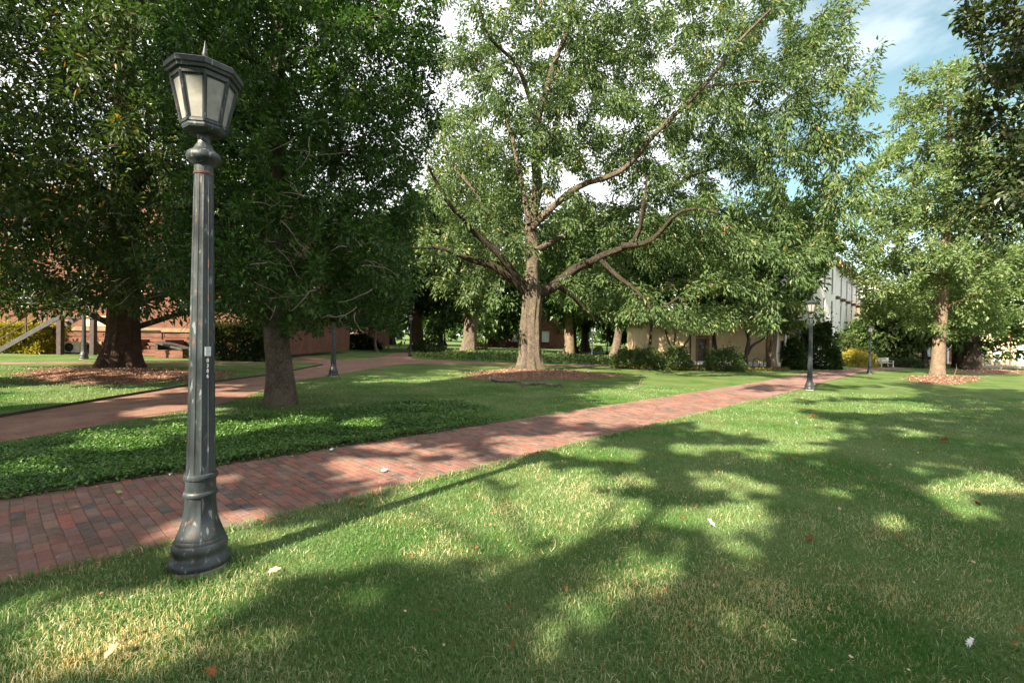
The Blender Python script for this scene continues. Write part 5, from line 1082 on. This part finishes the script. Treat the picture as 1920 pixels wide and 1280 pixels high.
# cream building at the far right
CX0 = 46.0; CY = 57.; t = thing('cream_building', 'cream rendered building with white windows and a red-brown door at far right', 'building', (CX0, CY, gz(52))); XC = lambda u: (u - 960) / FPX * CY - CX0
wl = [(XC(1737), .95, .75, 1.25), (XC(1826), 1.0, 1.0, 1.5), (XC(1862), .7, 1.1, 1.5), (XC(1908), .5, 1.3, 2.3)] + [(XC(1740) + i * 2.9, 4.3, 1.1, 1.8) for i in range(6)]; d0, d1 = XC(1779), XC(1793); XE = 20.0; XT = XC(1756)
dops = [(a, a + c, b, b + d) for a, b, c, d in wl] + [(d0, d1, .45, 2.1)]
mb = MB(); wall_cells(mb, XT, XE, 0, 7.6, .4, [o_ for o_ in dops if o_[0] > XT]); mb.box((XE - .2, 6, 3.8), (.4, 11, 7.6)); mb.build('wall', M['cream'], t)
mb = MB(); wall_cells(mb, 0, XT - .01, 0, 7.6, .4, [o_ for o_ in dops if o_[1] < XT]); mb.box((.2, 6, 3.8), (.4, 11, 7.6)); mb.build('side_wall', M['tan'], t)
for a, b, c, d in wl: window(t, a, b, c, d, glass='glass_pale', sill='whitewall')
o = MB().box(((d0 + d1) / 2, .25, 1.27), (d1 - d0, .07, 1.64)).build('door', M['red_door'], t)
for i in range(3):
    for j in range(2): MB().box((d0 + (d1 - d0) * (.28 + .44 * j), .205, .75 + .5 * i), (.24, .03, .34)).build('door_panel', M['brown_door'], o)
MB().box((d0 - .13, -.03, 1.2), (.22, .16, 2.3)).box((d1 + .13, -.03, 1.2), (.22, .16, 2.3)).box(((d0 + d1) / 2, -.03, 2.32), (1.5, .16, .3)).build('door_surround', M['whitewall'], t)
for i in range(3): MB().box(((d0 + d1) / 2, -1.3 + i * .4, .07 + .07 * i), (2.2 - .2 * i, .9, .13)).build('step', M['concrete'], t)
MB().tube([(XC(1893), -.1, .1), (XC(1893), -.1, 7.4)], [.08, .08], 8).build('downpipe', M['red_trim'], t)
MB().box((XE / 2, 5.6, 7.75), (XE + 1, 12.6, .3)).build('eaves', M['whitewall'], t); MB().box((XE / 2, 5.6, 8.2), (XE, 11.4, .6)).build('roof', M['slate'], t)
# ramp railing in front of it
rx0, rx1 = (1827 - 960) / FPX * 54., (1906 - 960) / FPX * 54.; t = thing('ramp_railing', 'thin brown ramp railing before the cream building', 'railing', (rx0, 54., gz(rx0) + .28)); LR = rx1 - rx0
for z in (.15, .95): MB().tube([(0, 0, z), (LR, 0, z - .08)], [.028, .028], 6).build('rail', M['rust'], t)
me = MB().tube([(0, 0, -.1), (0, 0, .95)], [.03, .03], 6).mesh('post'); me2 = MB().tube([(0, 0, .15), (0, 0, .93)], [.011, .011], 5).mesh('baluster')
for i in range(5): add('post', me, M['rust'], t, (LR * i / 4, 0, -.02 * i))
for i in range(36):
    if i % 9: add('baluster', me2, M['rust'], t, (LR * i / 36, 0, -.08 * i / 36))
o = MB().box(((rx0 + rx1) / 2 + 3, 54.9, gz(53) + .14), (LR + 8, 1.9, .28)).build('access_ramp', M['concrete']); tag(o, 'pale concrete access ramp along the cream building', 'ramp')

# far white house with slate roof
HY = 96.; hx0 = (1612 - 960) / FPX * HY; t = thing('far_house', 'far white house with a grey slate roof above the ivy mound', 'house', (hx0, HY, gz(hx0))); hz = -gz(hx0)
MB().box((5.5, 4, (8.6 + hz) / 2), (11, 8, 8.6 + hz)).build('wall', M['cream'], t)
mb = MB(); mb._add(np.array([(2.4, -.5, 8.61 + hz), (11.5, -.5, 8.61 + hz), (11.5, 8.5, 8.61 + hz), (2.4, 8.5, 8.61 + hz), (3.4, 4, 11.6 + hz), (10, 4, 11.6 + hz)]), [[0, 1, 5, 4], [2, 3, 4, 5]], [[1, 2, 5], [3, 0, 4]]); mb.build('roof', M['slate'], t)
MB().box((2.2, 3.2, 11.0 + hz), (3.8, 5, 5.0)).build('dormer', M['whitewall'], t); MB().box((2.2, 3.2, 13.6 + hz), (4.3, 5.6, .2)).build('dormer_roof', M['slate'], t)
for x in (1.3, 2.9): MB().box((x, .68, 11.9 + hz), (.8, .06, 1.2)).build('window', M['glass_dark'], t)
MB().box((7, -.55, 8.5 + hz), (9.2, .12, .25)).build('gutter', M['whitewall'], t)
for i in range(3): MB().box((3.2 + i * 2.6, -.03, 6.2 + hz), (1.0, .06, 1.6)).build('window', M['glass_dark'], t)

# ------------------------------------------------------------------ bench, racks, sticks
bb = gp(1659, 688.5); t = thing('park_bench', 'pale wooden bench at the far end of the brick path', 'bench', tuple(bb), rad(14))
for i in range(4): MB().box((0, -.20 + i * .125, .43), (1.5, .10, .03), bev=.006).build('seat_slat', M['bench'], t)
for i in range(3): MB().box((0, .27 + .02 * i, .56 + i * .14), (1.5, .03, .105), bev=.006).build('back_slat', M['bench'], t)
for x in (-.72, .72):
    MB().box((x, -.23, .31), (.07, .07, .62)).build('leg', M['bench'], t); MB().box((x, .29, .47), (.07, .07, .94)).build('leg', M['bench'], t)
    MB().box((x, .03, .635), (.09, .58, .04)).build('armrest', M['bench'], t); MB().box((x, .03, .385), (.05, .44, .07)).build('seat_rail', M['bench'], t)
for i, u in enumerate((1418, 1438)):
    b = gp(u, 691.5); t = thing('bike_rack', 'dark steel hoop bike rack by the tan wall, ' + ('beside the forked tree' if i == 0 else 'beside the slim pale trunk'), 'bike rack', tuple(b), group='hoop bike racks')
    a = np.linspace(0, math.pi, 12); pts = [(-.24, 0, -.05), (-.24, 0, .5)] + [(-.24 * math.cos(x), 0, .52 + .24 * math.sin(x)) for x in a] + [(.24, 0, .5), (.24, 0, -.05)]
    MB().tube(pts, [.035] * len(pts), 8).build('hoop', M['iron'], t)
    for x in (-.24, .24): MB().lathe([(.07, 0), (.07, .012), (.04, .014)], 12, c=(x, 0, 0)).build('foot_plate', M['steel'], t)
b = gp(1789, 703); t = thing('tree_stake', 'thin leaning twig standing in the grass beside the pale straight trunk', 'stick', tuple(b)); MB().tube([(0, 0, -.05), (.10, 0, .28), (.16, 0, .55), (.13, 0, .85)], [.02, .017, .013, .006], 6).build('stem', M['pale_bark'], t)
MB().tube([(.12, 0, .35), (.3, .05, .5)], [.009, .004], 5).build('side_twig', M['pale_bark'], t)
b = gp(831, 662); t = thing('sign_post', 'thin grey post standing on the far lawn left of the sapling', 'post', tuple(b)); MB().tube([(0, 0, -.1), (0, 0, 1.7)], [.035, .035], 8).build('pole', M['steel'], t); MB().box((0, 0, 1.72), (.12, .05, .08)).build('cap', M['steel'], t)

def fallen(label, px, r0, seed, twigs):
    P3 = [gp(u, v, .0) for u, v in px]; b = P3[0].copy(); rg = np.random.default_rng(seed); t = thing('fallen_branch', label, 'branch', tuple(b), group='fallen branches on the lawn')
    P3 = np.array(P3) - b; P3[:, 2] += .04 + rg.uniform(0, .05, len(P3)); N, P, RF, lines = limb_nodes([(P3, r0, r0 * .35, None)], .12)
    L_, r = lines[0]; L_ = L_ + rg.normal(0, .012, L_.shape); mb = MB(); mb.tube(L_, r, 9, prof=lambda a, i: 1 + .15 * np.sin(a * 3 + i) + .1 * np.sin(a * 5 + 2 * i)); mb.build('stem', M['twig'], t, True)
    for f, du, dv, ln_, up_ in twigs:
        p = L_[int(f * (len(L_) - 1))]; q = p + np.array([du, dv, up_ * .5]) * ln_ * .5 + rg.normal(0, .02, 3); e = p + np.array([du, dv, up_]) * ln_; MB().tube([p, q, e], [r0 * .35, r0 * .25, r0 * .1], 6).build('side_twig', M['twig'], t)
fallen('pale broken branch on the grass in front of the big oak, at its left', [(920, 713), (934, 717), (950, 716.5), (968, 719), (984, 720)], .085, 1, [(.3, .3, -.3, .4, .5), (.7, .5, .2, .5, .3)])
fallen('longer grey branch lying in the grass in front of the big oak, at its right', [(976, 724), (995, 721.5), (1015, 722.5), (1036, 724), (1054, 725.5)], .075, 2, [(.2, -.4, -.3, .5, .2), (.5, .3, -.5, .5, .4), (.97, .15, -.1, .5, .9), (.97, .2, -.5, .6, -.05)])
fallen('thin dead branch with an upright twig on the grass right of the big oak', [(1176, 729), (1188, 731), (1200, 730)], .035, 3, [(.95, .25, 0, .38, .9), (.9, .5, -.1, .35, .7), (.4, -.2, .2, .3, .3)])

# ------------------------------------------------------------------ fallen leaves
def leaf_mesh(seed, lobes, ln, wd, curl):
    rg = np.random.default_rng(seed); top = []; n = 2 * lobes + 1
    for i in range(n + 1):
        f = i / n; w_ = wd * math.sin(math.pi * (f * .92 + .04)) ** .7 * (1.0 if i % 2 else .52); top.append((f * ln, w_, curl * w_ * rg.uniform(.6, 1.4) + .02 * math.sin(f * 4 + seed)))
    mid = [(f * ln, 0, .018 * math.sin(f * 3 + seed) + .006) for f in np.linspace(0, 1, n + 1)]; V = mid + top + [(x, -y, z * rg.uniform(.5, 1.5)) for x, y, z in top]; m = n + 1; q = []
    for i in range(n): q += [[i, i + 1, m + i + 1, m + i], [i + 1, i, 2 * m + i, 2 * m + i + 1]]
    V += [(-.35 * ln, 0, .012), (-.35 * ln, .003, .012)]; return mesh_of('fallen_leaf', np.array(V), np.array(q), [[0, 3 * m, 3 * m + 1]], np.full(2 * n + 1, rg.uniform(.05, .95)))
LM = [leaf_mesh(300 + i, 2 + i % 3, R.uniform(.085, .14), R.uniform(.03, .05), R.uniform(.2, .7)) for i in range(12)]
for me in LM: me.materials.append(M['litter'])
def drop(u, v, label, mat=None, size=1.0, group=None, i=None, dz=.028, tilt=.5):
    p = gp(u, v); me = LM[i if i is not None else int(R.integers(0, 12))]
    if mat: me = me.copy(); me.materials.clear(); me.materials.append(M[mat])
    o = add('fallen_leaf', me, None, None, tuple(p + [0, 0, dz]), (R.normal(0, tilt), R.normal(0, tilt), R.uniform(0, 6.28))); o.scale = (size,) * 3; tag(o, label, 'leaf', group)
drop(1325, 984, 'bright white bleached leaf lying in the sunny patch of lawn', 'litter_white', .75, i=3, tilt=.15, dz=.04)
drop(1832, 949, 'large rust-red leaf lying in the shade at the right of the lawn', 'litter_red', .9, i=4, tilt=.15, dz=.04)
drop(1826, 1212, 'pale curled oak leaf on the dark grass in the bottom right corner', 'litter_white', .5, i=2, tilt=.4, dz=.045)
drop(1481, 874, 'curled brown leaf on the lawn below the right-hand lamp', 'litter', .9, i=5, tilt=.5, dz=.05)
drop(1762, 828, 'dark rust-coloured leaf on the lawn in front of the pale straight trunk', 'litter_red', 1.3, i=6, tilt=.5, dz=.05)
drop(1518, 783, 'small red leaf on the lawn straight below the foot of the right-hand lamp', 'litter_red', 1.1, i=7, tilt=.4, dz=.05)
drop(196, 1246, 'big tan leaf in the sunny grass at the bottom left', 'litter', .8, i=1, tilt=.15, dz=.04)
drop(400, 1268, 'brown leaf in the grass at the bottom edge, left of centre', 'litter', .8, i=8, tilt=.3, dz=.04)
drop(505, 1084, 'small brown leaf in the bright grass right of the lamp foot', 'litter', .6, i=9, tilt=.5, dz=.04)
drop(709, 944, 'yellow-brown leaf in the grass at the edge of the path', 'litter', 1.1, i=10, tilt=.3, dz=.05)
drop(668, 954, 'narrow tan leaf in the path-side grass, left of the yellow-brown one', 'litter', .8, i=11, tilt=.3, dz=.045)
drop(1180, 996, 'amber leaf on the lawn left of the bright white leaf', 'litter', .8, i=0, tilt=.5, dz=.05)
drop(882, 1037, 'small orange leaf in the central grass', 'litter_red', .5, i=3, tilt=.5, dz=.04)
drop(1528, 1021, 'dark brown leaf on the shaded lawn between the sunny patches', 'litter', .9, i=4, tilt=.6, dz=.045)
drop(146, 957, 'small yellow leaf scrap on the bricks left of the lamp', 'litter_yellow', .35, i=2, dz=.03, tilt=.1)
drop(229, 928, 'fresh green leaf lying on the bricks behind the lamp', 'litter_green', .7, i=5, dz=.03, tilt=.15)
drop(489, 932, 'yellow scrap of leaf on the bricks right of the lamp', 'litter_yellow', .3, i=7, dz=.03, tilt=.1)
drop(318, 896, 'pale dry leaf on the far brick edge, left of the near lamp', 'litter_white', .55, i=8, dz=.03, tilt=.2)
drop(624, 846, 'pale grey leaf on the path edge beside the ground cover, right of the lamp', 'litter_white', .7, i=9, dz=.03, tilt=.2)
drop(716, 888, 'curled grey-white leaf near the middle of the brick path', 'litter_white', .8, i=1, dz=.035, tilt=.4)
for j in range(44):
    u, v = R.uniform(620, 1915), 0.0; lo = 780 + (1500 - u) * .18 if u < 1500 else 735; v = lo + (1270 - lo) * R.random() ** 1.5
    if v < 1085 - .26 * u + 20 and u < 1500: continue
    drop(u, v, 'dry brown leaf scattered on the shaded lawn', None, R.uniform(.28, .5), 'dry brown leaves scattered on the lawn', dz=.04)
X, Y = lawn_points(1500, 2.0, 9.0); n = len(X); z_ = R.uniform(.008, .022, n)
o = add('lawn_scraps', leaves(np.stack([X, Y, gz(X) + R.uniform(.02, .045, n)], 1), rdir(n), rdir(n) * .7 + [0, 0, 1.], z_ * 1.6, z_, .2, False, R.uniform(.1, 1, n), 'lawn_scraps'), M['litter']); tag(o, 'tiny brown leaf scraps caught in the lawn grass', 'leaf litter', kind='stuff')
X, Y = lawn_points(9000, 2.0, 8.0); ok = snoise(np.stack([X, Y, 0 * X], 1), .45, 81) > .25; X, Y = X[ok], Y[ok]; n = len(X); z_ = R.uniform(.012, .026, n)
o = add('clover', leaves(np.stack([X, Y, gz(X) + R.uniform(.02, .045, n)], 1), rdir(n), rdir(n) * .4 + [0, 0, 1.], z_, z_ * .9, .1, False, R.uniform(.1, .8, n), 'clover'), M['cover_leaf']); tag(o, 'patches of small round clover leaves in the lawn', 'clover', kind='stuff')
n = 420; s_ = R.uniform(-4, 18, n); t_ = np.where(R.random(n) < .6, np.abs(R.normal(0, .07, n)) + .03, R.uniform(.05, PW - .05, n)); q = L0[:2] + s_[:, None] * ax + t_[:, None] * cx
P = np.stack([q[:, 0], q[:, 1], gz(q[:, 0]) + .022 + R.uniform(0, .006, n)], 1); z_ = R.uniform(.012, .04, n)
o = add('leaf_scraps', leaves(P, R.normal(size=(n, 3)) * [1, 1, .1], R.normal(size=(n, 3)) * .25 + [0, 0, 1.], z_, z_ * .5, .1, False, R.uniform(.2, 1, n), 'leaf_scraps'), M['litter']); tag(o, 'tiny dry leaf scraps scattered over the bricks', 'leaf litter', kind='stuff')
